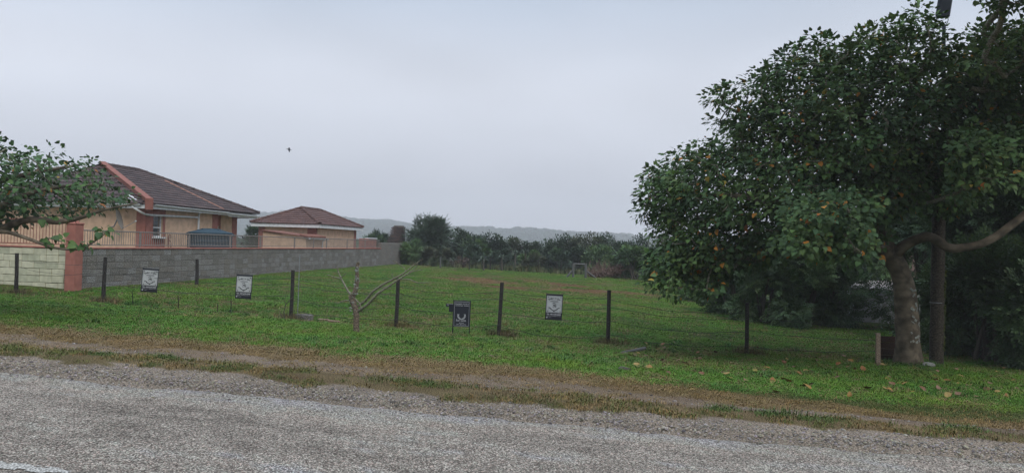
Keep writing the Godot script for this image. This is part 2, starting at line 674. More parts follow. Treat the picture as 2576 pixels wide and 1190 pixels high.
func road() -> void:
	# chip-seal surface: pale chips in dark bitumen
	var size := 1024
	var im := Image.create(size, size, false, Image.FORMAT_RGB8)
	var r := RandomNumberGenerator.new()
	r.seed = 77
	im.fill(Color(0.36, 0.34, 0.33))
	for i in 78000:
		var x := r.randi_range(0, size - 1)
		var y := r.randi_range(0, size - 1)
		var g := r.randf_range(0.40, 0.78)
		var t := r.randf()
		var c := Color(g, g * 0.97, g * 0.95)
		if t < 0.2: c = Color(g * 1.02, g * 0.93, g * 0.90)
		elif t < 0.3: c = Color(g * 0.96, g * 0.98, g * 0.93)
		var w := r.randi_range(2, 5)
		var h := r.randi_range(2, 5)
		im.fill_rect(Rect2i(x, y, w, h), c)
	for i in 7000:
		var g := r.randf_range(0.12, 0.26)
		im.fill_rect(Rect2i(r.randi_range(0, size - 1), r.randi_range(0, size - 1), r.randi_range(2, 4), r.randi_range(2, 4)), Color(g, g * 0.96, g * 0.95))
	var tex := ImageTexture.create_from_image(im)
	var m := mat(Color.WHITE, 0.9, tex, 0.36, 0.8, true)
	m.metallic_specular = 0.1
	M.road = m
	var xs := []
	var ts := []
	spaced(-60.0, -9.0, 2.0, xs)
	spaced(-9.0, 8.0, 0.10, xs)
	spaced(8.0, 61.0, 2.0, xs)
	spaced(0.0, 0.6, 0.05, ts)
	spaced(0.6, 0.97, 0.008, ts)
	ts.append(0.97)
	ts.append(0.985)
	ts.append(1.0)
	var mesh := grid_mesh(xs, ts, func(x, t):
		var q := lerpf(-4.0, road_edge(x), t)
		var p := gp(x, q)
		if t >= 1.0:
			p.y -= 0.03
		return p, func(x, t):
		var q := lerpf(-4.0, road_edge(x), t)
		var k := 0.95 + 0.32 * nz.get_noise_2d(x * 8.0 + 90.0, q * 34.0) + 0.40 * nz2.get_noise_2d(x * 26.0, q * 80.0)
		var e := smoothstep(0.90, 1.0, t + 0.06 * nz.get_noise_2d(x * 20.0, q * 20.0))
		var c := Vector3(0.95, 0.895, 0.785) * clampf(k, 0.45, 1.5)
		c = c.lerp(Vector3(1.35, 1.20, 1.03), e * 0.6)
		return Color(c.x, c.y, c.z))
	tag(obj("road", mesh, m), "", "", "", "structure")
	# the end of a worn white dash
	var b := MB.new()
	var paint := mat(lin(0.60, 0.57, 0.51), 0.8, grain(0.06, 0.5, 51, 4, 512, 2.2), 1.5, 0.6)
	var steps := 90
	var le := gnd(186.0, 1183.0)
	var line_q := -le.z + SK * le.x - 0.13
	for i in steps:
		for j in 8:
			var x0 := le.x - 3.25 + 3.25 * i / steps
			var x1 := le.x - 3.25 + 3.25 * (i + 1) / steps
			var q0 := line_q + 0.13 * j / 8.0
			var q1 := line_q + 0.13 * (j + 1) / 8.0
			var wear := nz2.get_noise_2d(x0 * 90.0, q0 * 160.0) + 0.7 * nz.get_noise_2d(x0 * 30.0, q0 * 60.0)
			if wear > (0.34 if j > 1 and j < 6 else 0.10):
				continue
			var p := [gp(x0, q0), gp(x1, q0), gp(x1, q1), gp(x0, q1)]
			for k in 4:
				p[k] += Vector3(0, 0.005, 0)
			b.quad(p[0], p[1], p[2], p[3], Vector3.UP)
	var o := obj("road_marking", b.mesh(), paint)
	tag(o, "", "", "", "structure")

# ---------------------------------------------------------------- walls
# a wall panel with openings; w along ex, h along ey, outside towards nrm
func panel(b: MB, o: Vector3, ex: Vector3, ey: Vector3, nrm: Vector3, w: float, h: float, thick: float, holes := []) -> void:
	var xs := [0.0, w]
	var ys := [0.0, h]
	for r: Rect2 in holes:
		xs.append_array([r.position.x, r.end.x])
		ys.append_array([r.position.y, r.end.y])
	xs.sort()
	ys.sort()
	for i in xs.size() - 1:
		for j in ys.size() - 1:
			var x0: float = xs[i]
			var x1: float = xs[i + 1]
			var y0: float = ys[j]
			var y1: float = ys[j + 1]
			if x1 - x0 < 0.0005 or y1 - y0 < 0.0005:
				continue
			var mid := Vector2((x0 + x1) * 0.5, (y0 + y1) * 0.5)
			var open := false
			for r: Rect2 in holes:
				if r.has_point(mid):
					open = true
			if open:
				continue
			for side in [0.0, -thick]:
				var f: Vector3 = o + nrm * side
				b.quad(f + ex * x0 + ey * y0, f + ex * x1 + ey * y0, f + ex * x1 + ey * y1, f + ex * x0 + ey * y1, nrm if side == 0.0 else -nrm)
	var edges := [[Rect2(0, 0, w, h), -1.0]]
	for r: Rect2 in holes:
		edges.append([r, 1.0])
	for e in edges:
		var r: Rect2 = e[0]
		var sg: float = e[1]
		var a := o + ex * r.position.x + ey * r.position.y
		var p := o + ex * r.end.x + ey * r.position.y
		var c := o + ex * r.end.x + ey * r.end.y
		var d := o + ex * r.position.x + ey * r.end.y
		var k := nrm * thick
		b.quad(a, p, p - k, a - k, ey * sg)
		b.quad(d, c, c - k, d - k, -ey * sg)
		b.quad(a, d, d - k, a - k, ex * sg)
		b.quad(p, c, c - k, p - k, -ex * sg)

# courses of concrete blocks from p0 along dir, top at y_top
func block_courses(parent: Node3D, p0: Vector3, dir: Vector3, out: Vector3, length: float, courses: int, mats: Array, limit: int, sd: int, drop := 0.0) -> void:
	var r := RandomNumberGenerator.new()
	r.seed = sd
	var meshes := []
	for k in 4:
		var b := MB.new()
		var half := k == 3
		var w := 0.19 if half else 0.388
		b.cbox(Transform3D(Basis(), Vector3.ZERO), Vector3(w, 0.188, 0.06), 0.006 + 0.003 * k)
		for i in b.v.size():
			var q := b.v[i]
			b.v[i] = q + Vector3(nz2.get_noise_3d(q.x * 90.0 + k * 31.0, q.y * 90.0, q.z * 90.0), nz2.get_noise_3d(q.x * 90.0, q.y * 90.0 + k * 17.0, q.z * 90.0), 0) * 0.014
		meshes.append(b.mesh())
	var basis := Basis(dir, Vector3.UP, out)
	var list := []
	for j in courses:
		var s := 0.0 if j % 2 == 0 else -0.2
		while s < length:
			var w := 0.4
			var kind := r.randi_range(0, 2)
			if r.randf() < 0.09:
				w = 0.2
				kind = 3
			var c := s + w * 0.5
			if c > 0.12 and c < length - 0.05:
				var pos := p0 + dir * c + Vector3(0, -0.1 - 0.2 * j + r.randf_range(-0.006, 0.006), 0) + out * (r.randf_range(-0.006, 0.008) - 0.03)
				list.append([c, kind, Transform3D(basis * Basis(Vector3.BACK, r.randf_range(-0.012, 0.012)), pos), r.randi_range(0, mats.size() - 1), j])
			s += w
	list.sort_custom(func(a, b): return a[0] < b[0])
	var ts := []
	var cs := []
	for i in list.size():
		var e: Array = list[i]
		if i < limit:
			var o := obj("block", meshes[e[1]], mats[e[3]], parent)
			o.transform = e[2]
		else:
			ts.append(e[2])
			var col: Color = (mats[e[3]] as StandardMaterial3D).albedo_color.srgb_to_linear()
			cs.append(col)
	if ts.size():
		var any := mat(Color.WHITE, 0.95, grain(0.05, 0.55, 21, 4, 512, 1.8), 0.8, 0.35, true)
		multi("far_blocks", meshes[0], any, ts, cs, parent)

const WALL_TOP := EYE - 0.45
var w0 := Vector3(-12.5, WALL_TOP, -21.0)

func railing(called: String, label: String, p0: Vector3, dir: Vector3, length: float, h: float, posts: Array, m: Material, pitch: float, skip := 0.0) -> void:
	var t := base(called, p0, label, "railing", "", atan2(-dir.z, dir.x))
	var L := length
	var b := MB.new()
	b.bar(Vector3(0, h, 0), Vector3(L, h, 0), 0.04, 0.04)
	obj("top_rail", b.mesh(), m, t)
	b = MB.new()
	b.bar(Vector3(0, 0.07, 0), Vector3(L, 0.07, 0), 0.03, 0.03)
	obj("bottom_rail", b.mesh(), m, t)
	var pm := MB.new()
	pm.cbox(Transform3D(Basis(), Vector3(0, h * 0.5 + 0.01, 0)), Vector3(0.05, h + 0.02, 0.05), 0.006)
	var pmesh := pm.mesh()
	for s in posts:
		obj("post", pmesh, m, t).position = Vector3(s, 0, 0)
	var bm := MB.new()
	bm.cbox(Transform3D(Basis(), Vector3(0, (h + 0.05) * 0.5, 0)), Vector3(0.014, h - 0.07, 0.014), 0.002)
	var bmesh := bm.mesh()
	var s := pitch * 0.7
	while s < L:
		obj("baluster", bmesh, m, t).position = Vector3(s, 0, 0)
		s += pitch

func boundary_wall() -> void:
	var L := 31.5
	var t := base("boundary_wall", Vector3(w0.x, WALL_TOP - 1.2, w0.z), "long bare grey concrete block wall along the side of the plot", "wall")
	var lo := -t.position
	var b := MB.new()
	b.cbox(Transform3D(Basis(BX, Vector3.UP, AX), lo + w0 + BX * L * 0.5 + Vector3(0, -0.72, 0) - AX * 0.10), Vector3(L, 1.44, 0.176), 0.0)
	obj("wall_core", b.mesh(), M.mortar, t)
	block_courses(t, lo + w0, BX, AX, L - 5.2, 7, M.blocks, 300, 5)
	b = MB.new()
	b.bar(lo + w0 + BX * 0.1 + Vector3(0, 0.028, 0) - AX * 0.1, lo + w0 + BX * (L - 5.3) + Vector3(0, 0.028, 0) - AX * 0.1, 0.26, 0.05, Vector3.UP, 0.012)
	var cp := obj("coping", b.mesh(), M.plaster_orange, t)
	# the raised end of the wall
	b = MB.new()
	var e0 := lo + w0 + BX * (L - 5.2)
	b.cbox(Transform3D(Basis(BX, Vector3.UP, AX), e0 + BX * 2.62 + Vector3(0, -0.42, 0) - AX * 0.10), Vector3(5.24, 1.66, 0.20), 0.02)
	obj("wall_end", b.mesh(), M.mortar, t)
	block_courses(t, e0 + Vector3(0, 0.40, 0), BX, AX, 5.24, 9, [M.blocks[0], M.blocks[1], M.blocks[3], M.blocks[5]], 0, 15)
	# corner pillar, own thing
	var p := base("corner_pillar", Vector3(w0.x - 0.05, WALL_TOP - 1.2, w0.z + 0.05), "terracotta painted square pillar where cream and grey block walls meet", "pillar", "", atan2(-AX.z, AX.x))
	b = MB.new()
	b.cbox(Transform3D(Basis(), Vector3(0, 0.95, 0)), Vector3(0.30, 1.9, 0.34), 0.015)
	obj("shaft", b.mesh(), M.plaster_orange, p)
	b = MB.new()
	b.cbox(Transform3D(Basis(), Vector3(0, 1.93, 0)), Vector3(0.33, 0.06, 0.37), 0.02)
	b.lathe(Vector3(0, 1.95, 0), [Vector2(0.11, 0.0), Vector2(0.10, 0.05), Vector2(0.05, 0.09), Vector2(0.0, 0.10)], 12)
	obj("cap", b.mesh(), M.plaster_orange, p)
	# cream painted street wall
	var c0 := Vector3(w0.x, WALL_TOP, w0.z) - AX * 0.2
	var t2 := base("street_wall", Vector3(c0.x, WALL_TOP - 1.2, c0.z), "low cream painted concrete block wall facing the street", "wall")
	var l2 := -t2.position
	b = MB.new()
	b.cbox(Transform3D(Basis(-AX, Vector3.UP, BX), l2 + c0 - AX * 3.0 + Vector3(0, -0.72, 0) + BX * 0.11), Vector3(6.0, 1.44, 0.176), 0.0)
	obj("wall_core", b.mesh(), M.mortar_cream, t2)
	block_courses(t2, l2 + c0, -AX, -BX, 6.0, 7, M.cream, 300, 6)
	b = MB.new()
	b.bar(l2 + c0 + Vector3(0, 0.028, 0) + BX * 0.1, l2 + c0 - AX * 6.0 + Vector3(0, 0.028, 0) + BX * 0.1, 0.25, 0.05, Vector3.UP, 0.012)
	obj("coping", b.mesh(), M.plaster_orange, t2)
	# far pillar of the street wall at the edge of the picture
	var fp := c0 - AX * 2.75 + BX * 0.1
	var p3 := base("street_pillar", Vector3(fp.x, WALL_TOP - 1.2, fp.z), "terracotta painted pillar rising from the cream street wall", "pillar", "", atan2(-AX.z, AX.x))
	b = MB.new()
	b.cbox(Transform3D(Basis(), Vector3(0, 1.0, 0)), Vector3(0.30, 2.0, 0.34), 0.015)
	obj("shaft", b.mesh(), M.plaster_orange, p3)
	b = MB.new()
	b.cbox(Transform3D(Basis(), Vector3(0, 2.03, 0)), Vector3(0.34, 0.06, 0.38), 0.02)
	obj("cap", b.mesh(), M.plaster_orange, p3)
	# railings
	var ps := []
	for u in [351.0, 475.0, 580.0, 656.0, 742.0, 790.0, 823.0, 875.0, 920.0]:
		var h := on_plane(u, 600.0, w0, AX)
		ps.append((h - w0).dot(BX))
	railing("side_railing", "thin grey steel railing on top of the grey block wall", w0 + BX * 0.12 - AX * 0.1 + Vector3(0, 0.05, 0), BX, 26.1, 0.50, ps, M.steel, 0.105)
	railing("street_railing", "steel railing on top of the cream street wall", c0 + BX * 0.1 + Vector3(0, 0.05, 0), -AX, 2.62, 0.78, [0.08], M.coping, 0.105)

# ---------------------------------------------------------------- roofs
func tile_mesh(w: float, l: float) -> ArrayMesh:
	# one interlocking tile with a double roll; x across, z down the slope, y up
	var b := MB.new()
	var k := 6
	var pts := []
	for i in k + 1:
		var f := float(i) / k
		pts.append(Vector2((f - 0.5) * w, 0.018 * (0.5 + 0.5 * cos(f * TAU * 2.0 + PI))))
	for i in k:
		var a: Vector2 = pts[i]
		var c: Vector2 = pts[i + 1]
		var a0 := Vector3(a.x, a.y + 0.008, -l * 0.5)
		var c0 := Vector3(c.x, c.y + 0.008, -l * 0.5)
		var a1 := Vector3(a.x, a.y + 0.040, l * 0.5)
		var c1 := Vector3(c.x, c.y + 0.040, l * 0.5)
		b.quad(a0, c0, c1, a1, Vector3.UP)
		b.quad(a1, c1, Vector3(c.x, 0.0, l * 0.5), Vector3(a.x, 0.0, l * 0.5), Vector3.BACK)
	return b.mesh()

# lay tiles on a sloping face; o = a point on the eave, ex along it, eu up the slope, poly in (s, t)
func lay_tiles(o: Vector3, ex: Vector3, eu: Vector3, poly: PackedVector2Array, list: Array, sd: int) -> void:
	var r := RandomNumberGenerator.new()
	r.seed = sd
	var nrm := eu.cross(ex)
	if nrm.y < 0.0:
		nrm = -nrm
	var smin := 1e9
	var smax := -1e9
	var tmax := 0.0
	for p in poly:
		smin = minf(smin, p.x)
		smax = maxf(smax, p.x)
		tmax = maxf(tmax, p.y)
	var t := 0.13
	var row := 0
	while t < tmax:
		var s := smin + (0.15 if row % 2 == 0 else 0.0)
		while s < smax:
			if Geometry2D.is_point_in_polygon(Vector2(s, t), poly):
				var z := -eu
				var x := nrm.cross(z).normalized()
				var ti := Transform3D(Basis(x, nrm, z), o + ex * s + eu * t + nrm * (0.02 + r.randf_range(-0.003, 0.004)))
				list.append([ti, r.randi_range(0, 9), o + ex * s + eu * t])
			s += 0.30
		t += 0.31
		row += 1

func put_tiles(parent: Node3D, list: Array, mats: Array, limit: int) -> void:
	var tm := tile_mesh(0.305, 0.36)
	var inv := parent.global_transform.affine_inverse() if parent.is_inside_tree() else Transform3D()
	var eye := Vector3(0, EYE, 0)
	list.sort_custom(func(a, b): return a[3] < b[3])
	var ts := []
	var cs := []
	for i in list.size():
		var e: Array = list[i]
		if i < limit:
			var o := obj("roof_tile", tm, mats[e[1] % mats.size()], parent)
			o.transform = e[0]
		else:
			ts.append(e[0])
			cs.append((mats[e[1] % mats.size()] as StandardMaterial3D).albedo_color.srgb_to_linear())
	if ts.size():
		multi("tile_rows", tm, M.tile_any, ts, cs, parent)

# row of half-round ridge tiles
func ridge_row(parent: Node3D, a: Vector3, b: Vector3, m: Array, rad := 0.11) -> void:
	var L := a.distance_to(b)
	var k := maxi(1, int(round(L / 0.36)))
	var dir := (b - a).normalized()
	var side := dir.cross(Vector3.UP).normalized()
	var up := side.cross(dir)
	var mb := MB.new()
	var sd := 7
	for i in sd:
		var a0 := PI * i / sd
		var a1 := PI * (i + 1) / sd
		for q in [[0.0, 1.0], [1.0, 1.15]]:
			var l0 := -0.19 if q[0] == 0.0 else 0.15
			var l1 := 0.15 if q[0] == 0.0 else 0.19
			var r0 := rad * (1.0 if q[0] == 0.0 else 1.16)
			var p := [Vector3(cos(a0) * r0, sin(a0) * r0, l0), Vector3(cos(a1) * r0, sin(a1) * r0, l0), Vector3(cos(a1) * r0 * 1.04, sin(a1) * r0 * 1.04, l1), Vector3(cos(a0) * r0 * 1.04, sin(a0) * r0 * 1.04, l1)]
			var n0 := Vector3(cos(a0), sin(a0), 0)
			var n1 := Vector3(cos(a1), sin(a1), 0)
			mb.quad_n(p[0], p[1], p[2], p[3], n0, n1, n1, n0)
	var mesh := mb.mesh()
	for i in k:
		var o := obj("ridge_tile", mesh, m[i % m.size()], parent)
		o.transform = Transform3D(Basis(side, up, -dir), a.lerp(b, (i + 0.5) / k))

# hip roof over a rectangle: local corner frame, front edge z = z0, far edge z = z1 (z1 < z0), x from x0 to x1
func hip_roof(parent: Node3D, x0: float, x1: float, z0: float, z1: float, ye: float, rise: float, f_run: float, b_run: float, mats: Array, limit: int, sd: int) -> Node3D:
	var xm := (x0 + x1) * 0.5
	var half := (x1 - x0) * 0.5
	var A := Vector3(x1, ye, z0)
	var B := Vector3(x1, ye, z1)
	var C := Vector3(x0, ye, z1)
	var D := Vector3(x0, ye, z0)
	var R0 := Vector3(xm, ye + rise, z0 - f_run)
	var R1 := Vector3(xm, ye + rise, z1 + b_run)
	var b := MB.new()
	b.quad(A, B, R1, R0, Vector3(1, 1, 0))
	b.quad(D, C, R1, R0, Vector3(-1, 1, 0))
	b.flat(A, D, R0, Vector3(0, 1, 1))
	b.flat(B, C, R1, Vector3(0, 1, -1))
	b.quad(A + Vector3(0, -0.03, 0), B + Vector3(0, -0.03, 0), C + Vector3(0, -0.03, 0), D + Vector3(0, -0.03, 0), Vector3.DOWN)
	var roof := obj("roof", b.mesh(), M.underlay, parent)
	var list := []
	# face towards the plot (+x)
	var sl := Vector2(half, rise).length()
	var eu := Vector3(-half, rise, 0).normalized()
	var L := z0 - z1
	lay_tiles(A, Vector3(0, 0, -1), eu, PackedVector2Array([Vector2(0, 0), Vector2(L, 0), Vector2(L - b_run, sl), Vector2(f_run, sl)]), list, sd)
	# face towards the street (+z)
	var sf := Vector2(f_run, rise).length()
	lay_tiles(A, Vector3(-1, 0, 0), Vector3(0, rise, -f_run).normalized(), PackedVector2Array([Vector2(0, 0), Vector2(half * 2.0, 0), Vector2(half, sf)]), list, sd + 1)
	# the two faces turned away
	lay_tiles(D, Vector3(0, 0, -1), Vector3(half, rise, 0).normalized(), PackedVector2Array([Vector2(0, 0), Vector2(L, 0), Vector2(L - b_run, sl), Vector2(f_run, sl)]), list, sd + 2)
	lay_tiles(B, Vector3(-1, 0, 0), Vector3(0, rise, b_run).normalized(), PackedVector2Array([Vector2(0, 0), Vector2(half * 2.0, 0), Vector2(half, Vector2(b_run, rise).length())]), list, sd + 3)
	var first := list.size()
	for e in list:
		var q: Vector3 = e[2]
		# faces towards plot and street come first, then by nearness
		e.append((0.0 if (e[0] as Transform3D).basis.y.x > 0.1 or (e[0] as Transform3D).basis.y.z > 0.1 else 1000.0) + absf(z0 - q.z) - 0.35 * (q.x - x0))
	put_tiles(roof, list, mats, limit)
	ridge_row(roof, R0 + Vector3(0, 0.02, 0), R1 + Vector3(0, 0.02, 0), mats)
	ridge_row(roof, B + Vector3(0, 0.03, 0), R1 + Vector3(0, 0.02, 0), mats)
	return roof

func window_unit(parent: Node3D, o: Vector3, ex: Vector3, nrm: Vector3, w: float, h: float, rows: Array, bars: int, name_ := "window") -> void:
	# o = lower corner in the wall's outer face; the unit sits back in the opening
	var wn := obj(name_, frame_mesh(o - nrm * 0.09, ex, nrm, w, h, 0.05, rows), M.white_paint, parent)
	var b := MB.new()
	var f := o - nrm * 0.10
	b.cbox(Transform3D(Basis(ex, Vector3.UP, ex.cross(Vector3.UP)), f + ex * w * 0.5 + Vector3(0, h * 0.5, 0)), Vector3(w - 0.02, h - 0.02, 0.006), 0.0)
	obj("pane", b.mesh(), M.glass, wn)
	b = MB.new()
	for i in bars:
		var y := h * (i + 1.0) / (bars + 1.0)
		b.bar(f + nrm * 0.035 + Vector3(0, y, 0), f + nrm * 0.035 + ex * w + Vector3(0, y, 0), 0.012, 0.012)
	if bars:
		obj("burglar_bars", b.mesh(), M.galv, wn)

func frame_mesh(o: Vector3, ex: Vector3, nrm: Vector3, w: float, h: float, t: float, rows: Array) -> ArrayMesh:
	var b := MB.new()
	b.bar(o + Vector3(0, t * 0.5, 0), o + ex * w + Vector3(0, t * 0.5, 0), 0.05, t)
	b.bar(o + Vector3(0, h - t * 0.5, 0), o + ex * w + Vector3(0, h - t * 0.5, 0), 0.05, t)
	b.bar(o + ex * t * 0.5 + Vector3(0, t, 0), o + ex * t * 0.5 + Vector3(0, h - t, 0), 0.05, t, ex)
	b.bar(o + ex * (w - t * 0.5) + Vector3(0, t, 0), o + ex * (w - t * 0.5) + Vector3(0, h - t, 0), 0.05, t, ex)
	for y in rows:
		b.bar(o + ex * t + Vector3(0, y, 0), o + ex * (w - t) + Vector3(0, y, 0), 0.046, t * 0.9)
	return b.mesh()

func gutter(b: MB, p: Vector3, q: Vector3, out: Vector3) -> void:
	# half-round gutter as a trough
	var k := 6
	var dir := (q - p).normalized()
	for i in k:
		var a0 := PI * i / k
		var a1 := PI * (i + 1) / k
		var d0 := out * cos(a0) - Vector3.UP * sin(a0)
		var d1 := out * cos(a1) - Vector3.UP * sin(a1)
		for r in [0.06, 0.052]:
			b.quad_n(p + d0 * r, p + d1 * r, q + d1 * r, q + d0 * r, d0, d1, d1, d0)
	b.bar(p + out * 0.058, q + out * 0.058, 0.012, 0.014)

func house() -> void:
	var yb := EYE - 1.55
	var o := Vector3(-14.77, yb, -29.4)
	var t := base("house", o, "tan and terracotta plastered bungalow with dark brown tiled hip roof", "house", "", atan2(-AX.z, AX.x))
	var ye := EYE + 1.2 - yb         # eave height above the base
	var X := Vector3.RIGHT
	var Y := Vector3.UP
	var Z := Vector3.BACK
	var inv := Transform3D(Basis(AX, Vector3.UP, -BX), o).affine_inverse()
	var S0 := o
	# opening of the side window, read from the wall plane
	var wa: Vector3 = inv * on_plane(382.0, 596.0, S0, AX)
	var wb: Vector3 = inv * on_plane(408.0, 541.0, S0, AX)
	var hole := Rect2(-wa.z, wa.y, wa.z - wb.z, wb.y - wa.y)
	var b := MB.new()
	panel(b, Vector3.ZERO, -Z, Y, X, 5.2, ye, 0.22, [hole])
	panel(b, Vector3(-7.5, 0, 0), X, Y, Z, 7.5, ye, 0.22, [])
	panel(b, Vector3(-7.5, 0, 0), -Z, Y, -X, 7.8, ye, 0.22, [])
	var h2 := [Rect2(0.18, 1.35, 0.30, 0.75), Rect2(0.72, 1.0, 0.30, 1.1)]
	panel(b, Vector3(-0.5, 0, -5.2), -Z, Y, X, 2.6, ye, 0.22, h2)
	panel(b, Vector3(-0.5, 0, -7.8), -X, Y, -Z, 7.0, ye, 0.22, [])
	panel(b, Vector3(0, 0, -5.2), -X, Y, -Z, 0.5, ye, 0.2, [])
	obj("wall", b.mesh(), M.plaster_tan, t)
	# ceiling, floor and an inner wall
	b = MB.new()
	b.quad(Vector3(-7.4, ye - 0.02, -0.1), Vector3(-0.1, ye - 0.02, -0.1), Vector3(-0.6, ye - 0.02, -7.7), Vector3(-7.4, ye - 0.02, -7.7), Vector3.DOWN)
	b.quad(Vector3(-7.4, 0.1, -0.1), Vector3(-0.1, 0.1, -0.1), Vector3(-0.6, 0.1, -7.7), Vector3(-7.4, 0.1, -7.7), Vector3.UP)
	b.quad(Vector3(-2.5, 0.1, -0.3), Vector3(-2.5, 0.1, -7.6), Vector3(-2.5, ye, -7.6), Vector3(-2.5, ye, -0.3), X)
	obj("interior", b.mesh(), M.plaster_tan, t)
	# terracotta corner bands
	var q := 0.012
	b = MB.new()
	panel(b, Vector3(q, 0, q), -Z, Y, X, hole.position.x, ye, 0.02, [])
	panel(b, Vector3(-0.42, 0, q), X, Y, Z, 0.42 + q, ye, 0.02, [])
	obj("corner_band", b.mesh(), M.plaster_orange, t)
	b = MB.new()
	panel(b, Vector3(q, 0.35, -hole.position.x - 0.002), -Z, Y, X, hole.size.x + 0.16, hole.position.y - 0.35, 0.02, [])
	panel(b, Vector3(q, hole.position.y, -hole.end.x - 0.002), -Z, Y, X, 0.16, hole.size.y, 0.02, [])
	panel(b, Vector3(q, hole.end.y, -hole.position.x - 0.002), -Z, Y, X, hole.size.x + 0.16, ye - hole.end.y, 0.02, [])
	obj("window_surround", b.mesh(), M.plaster_orange, t)
	b = MB.new()
	panel(b, Vector3(q, 0, -4.75), -Z, Y, X, 0.45 + q, ye, 0.02, [])
	panel(b, Vector3(-0.5 + q, 0, -5.4), -Z, Y, X, 0.9, ye, 0.02, [Rect2(0.0, 1.35, 0.28, 0.75), Rect2(0.52, 1.0, 0.30, 1.1)])
	panel(b, Vector3(-0.5 + q, 0, -7.35), -Z, Y, X, 0.45 + q, ye, 0.02, [])
	obj("corner_band", b.mesh(), M.plaster_orange, t)
	window_unit(t, Vector3(0, hole.position.y, -hole.position.x), -Z, X, hole.size.x, hole.size.y, [hole.size.y * 0.42], 5)
	window_unit(t, Vector3(-0.5, 1.35, -5.38), -Z, X, 0.30, 0.75, [], 0)
	window_unit(t, Vector3(-0.5, 1.0, -5.92), -Z, X, 0.30, 1.1, [0.55], 0)
	b = MB.new()
	b.cbox(Transform3D(Basis(), Vector3(0.05, hole.position.y - 0.03, -hole.position.x - hole.size.x * 0.5)), Vector3(0.22, 0.06, hole.size.x + 0.1), 0.01)
	obj("window_sill", b.mesh(), M.white_paint, t)
	# roof
	var roof := hip_roof(t, -7.95, 0.45, 0.45, -8.25, ye + 0.06, 1.78, 2.6, 3.7, M.tiles, 290, 100)
	# raised plastered parapet along the front hip
	var A := Vector3(0.42, ye + 0.06, 0.42)
	var R0 := Vector3(-3.75, ye + 1.84, -2.15)
	b = MB.new()
	var hipdir := (R0 - A).normalized()
	b.bar(A + Vector3(0, 0.10, 0), R0 + Vector3(0, 0.06, 0), 0.22, 0.22, Vector3.UP, 0.05)
	b.bar(A + Vector3(0, 0.20, 0), R0 + Vector3(0, 0.15, 0), 0.28, 0.05, Vector3.UP, 0.02)
	obj("hip_parapet", b.mesh(), M.coping, t)
	b = MB.new()
	b.cbox(Transform3D(Basis(Vector3.UP, 0.6), A + Vector3(0.0, -0.02, 0.0)), Vector3(0.30, 0.50, 0.30), 0.03)
	obj("parapet_block", b.mesh(), M.coping, t)
	# broken white flashing beside the parapet
	b = MB.new()
	for e in [[-0.20, 0.34, -0.85, 0.0, 0.07], [-0.45, 0.33, -0.95, 0.08, 0.05], [-0.38, 0.22, -0.62, 0.10, 0.12]]:
		var fa := Vector3(e[0], ye + 0.13 + (0.45 - e[1]) * 0.685, e[1])
		var fb := Vector3(e[2], ye + 0.13 + (0.45 - e[3]) * 0.685, e[3])
		b.bar(fa, fb, e[4], 0.015)
	obj("flashing", b.mesh(), M.white_paint, roof)
	# mortar line up the roof
	var eu := Vector3(-4.2, 1.78, 0).normalized()
	b = MB.new()
	var l0 := Vector3(0.44, ye + 0.13, -4.95)
	b.bar(l0, l0 + eu * 3.35, 0.09, 0.06, Vector3(0, 1, 0), 0.015)
	obj("verge_strip", b.mesh(), mat(lin(0.27, 0.14, 0.10), 0.9), roof)
	# fascia boards and gutters
	b = MB.new()
	b.bar(Vector3(0.40, ye - 0.05, 0.40), Vector3(0.40, ye - 0.05, -5.5), 0.03, 0.17)
	b.bar(Vector3(0.385, ye - 0.05, 0.40), Vector3(-7.9, ye - 0.05, 0.40), 0.03, 0.17)
	b.bar(Vector3(0.36, ye - 0.09, -5.5), Vector3(0.36, ye - 0.09, -8.2), 0.03, 0.20)
	b.bar(Vector3(0.34, ye - 0.09, -8.2), Vector3(-7.9, ye - 0.09, -8.2), 0.03, 0.20)
	obj("fascia", b.mesh(), M.white_paint, t)
	b = MB.new()
	b.quad(Vector3(0.39, ye - 0.11, 0.39), Vector3(0.39, ye - 0.11, -8.2), Vector3(0.0, ye - 0.11, -8.2), Vector3(0.0, ye - 0.11, 0.39), Vector3.DOWN)
	b.quad(Vector3(0.0, ye - 0.11, 0.39), Vector3(0.0, ye - 0.11, 0.0), Vector3(-7.9, ye - 0.11, 0.0), Vector3(-7.9, ye - 0.11, 0.39), Vector3.DOWN)
	b.quad(Vector3(0.0, ye - 0.115, -5.2), Vector3(0.0, ye - 0.115, -8.2), Vector3(-0.5, ye - 0.115, -8.2), Vector3(-0.5, ye - 0.115, -5.2), Vector3.DOWN)
	obj("soffit", b.mesh(), M.white_paint, t)
	b = MB.new()
	gutter(b, Vector3(0.48, ye + 0.04, 0.2), Vector3(0.48, ye - 0.01, -5.45), X)
	obj("gutter", b.mesh(), M.white_paint, t)
	b = MB.new()
	gutter(b, Vector3(0.44, ye - 0.05, -5.5), Vector3(0.44, ye - 0.07, -8.3), X)
	obj("gutter", b.mesh(), M.white_paint, t)
	b = MB.new()
	gutter(b, Vector3(0.1, ye + 0.03, 0.48), Vector3(-7.9, ye + 0.03, 0.48), Z)
	obj("gutter", b.mesh(), M.white_paint, t)
	# the downpipe that crosses above the window and drops into the tank
	b = MB.new()
	var pz0: Vector3 = inv * on_plane(352.0, 526.0, S0 + AX * 0.45, AX)
	var py0: Vector3 = inv * on_plane(376.0, 541.0, S0 + AX * 0.1, AX)
	var py1: Vector3 = inv * on_plane(497.0, 547.0, S0 + AX * 0.1, AX)
	var up: Vector3 = inv * on_plane(497.0, 527.0, S0 + AX * 0.1, AX)
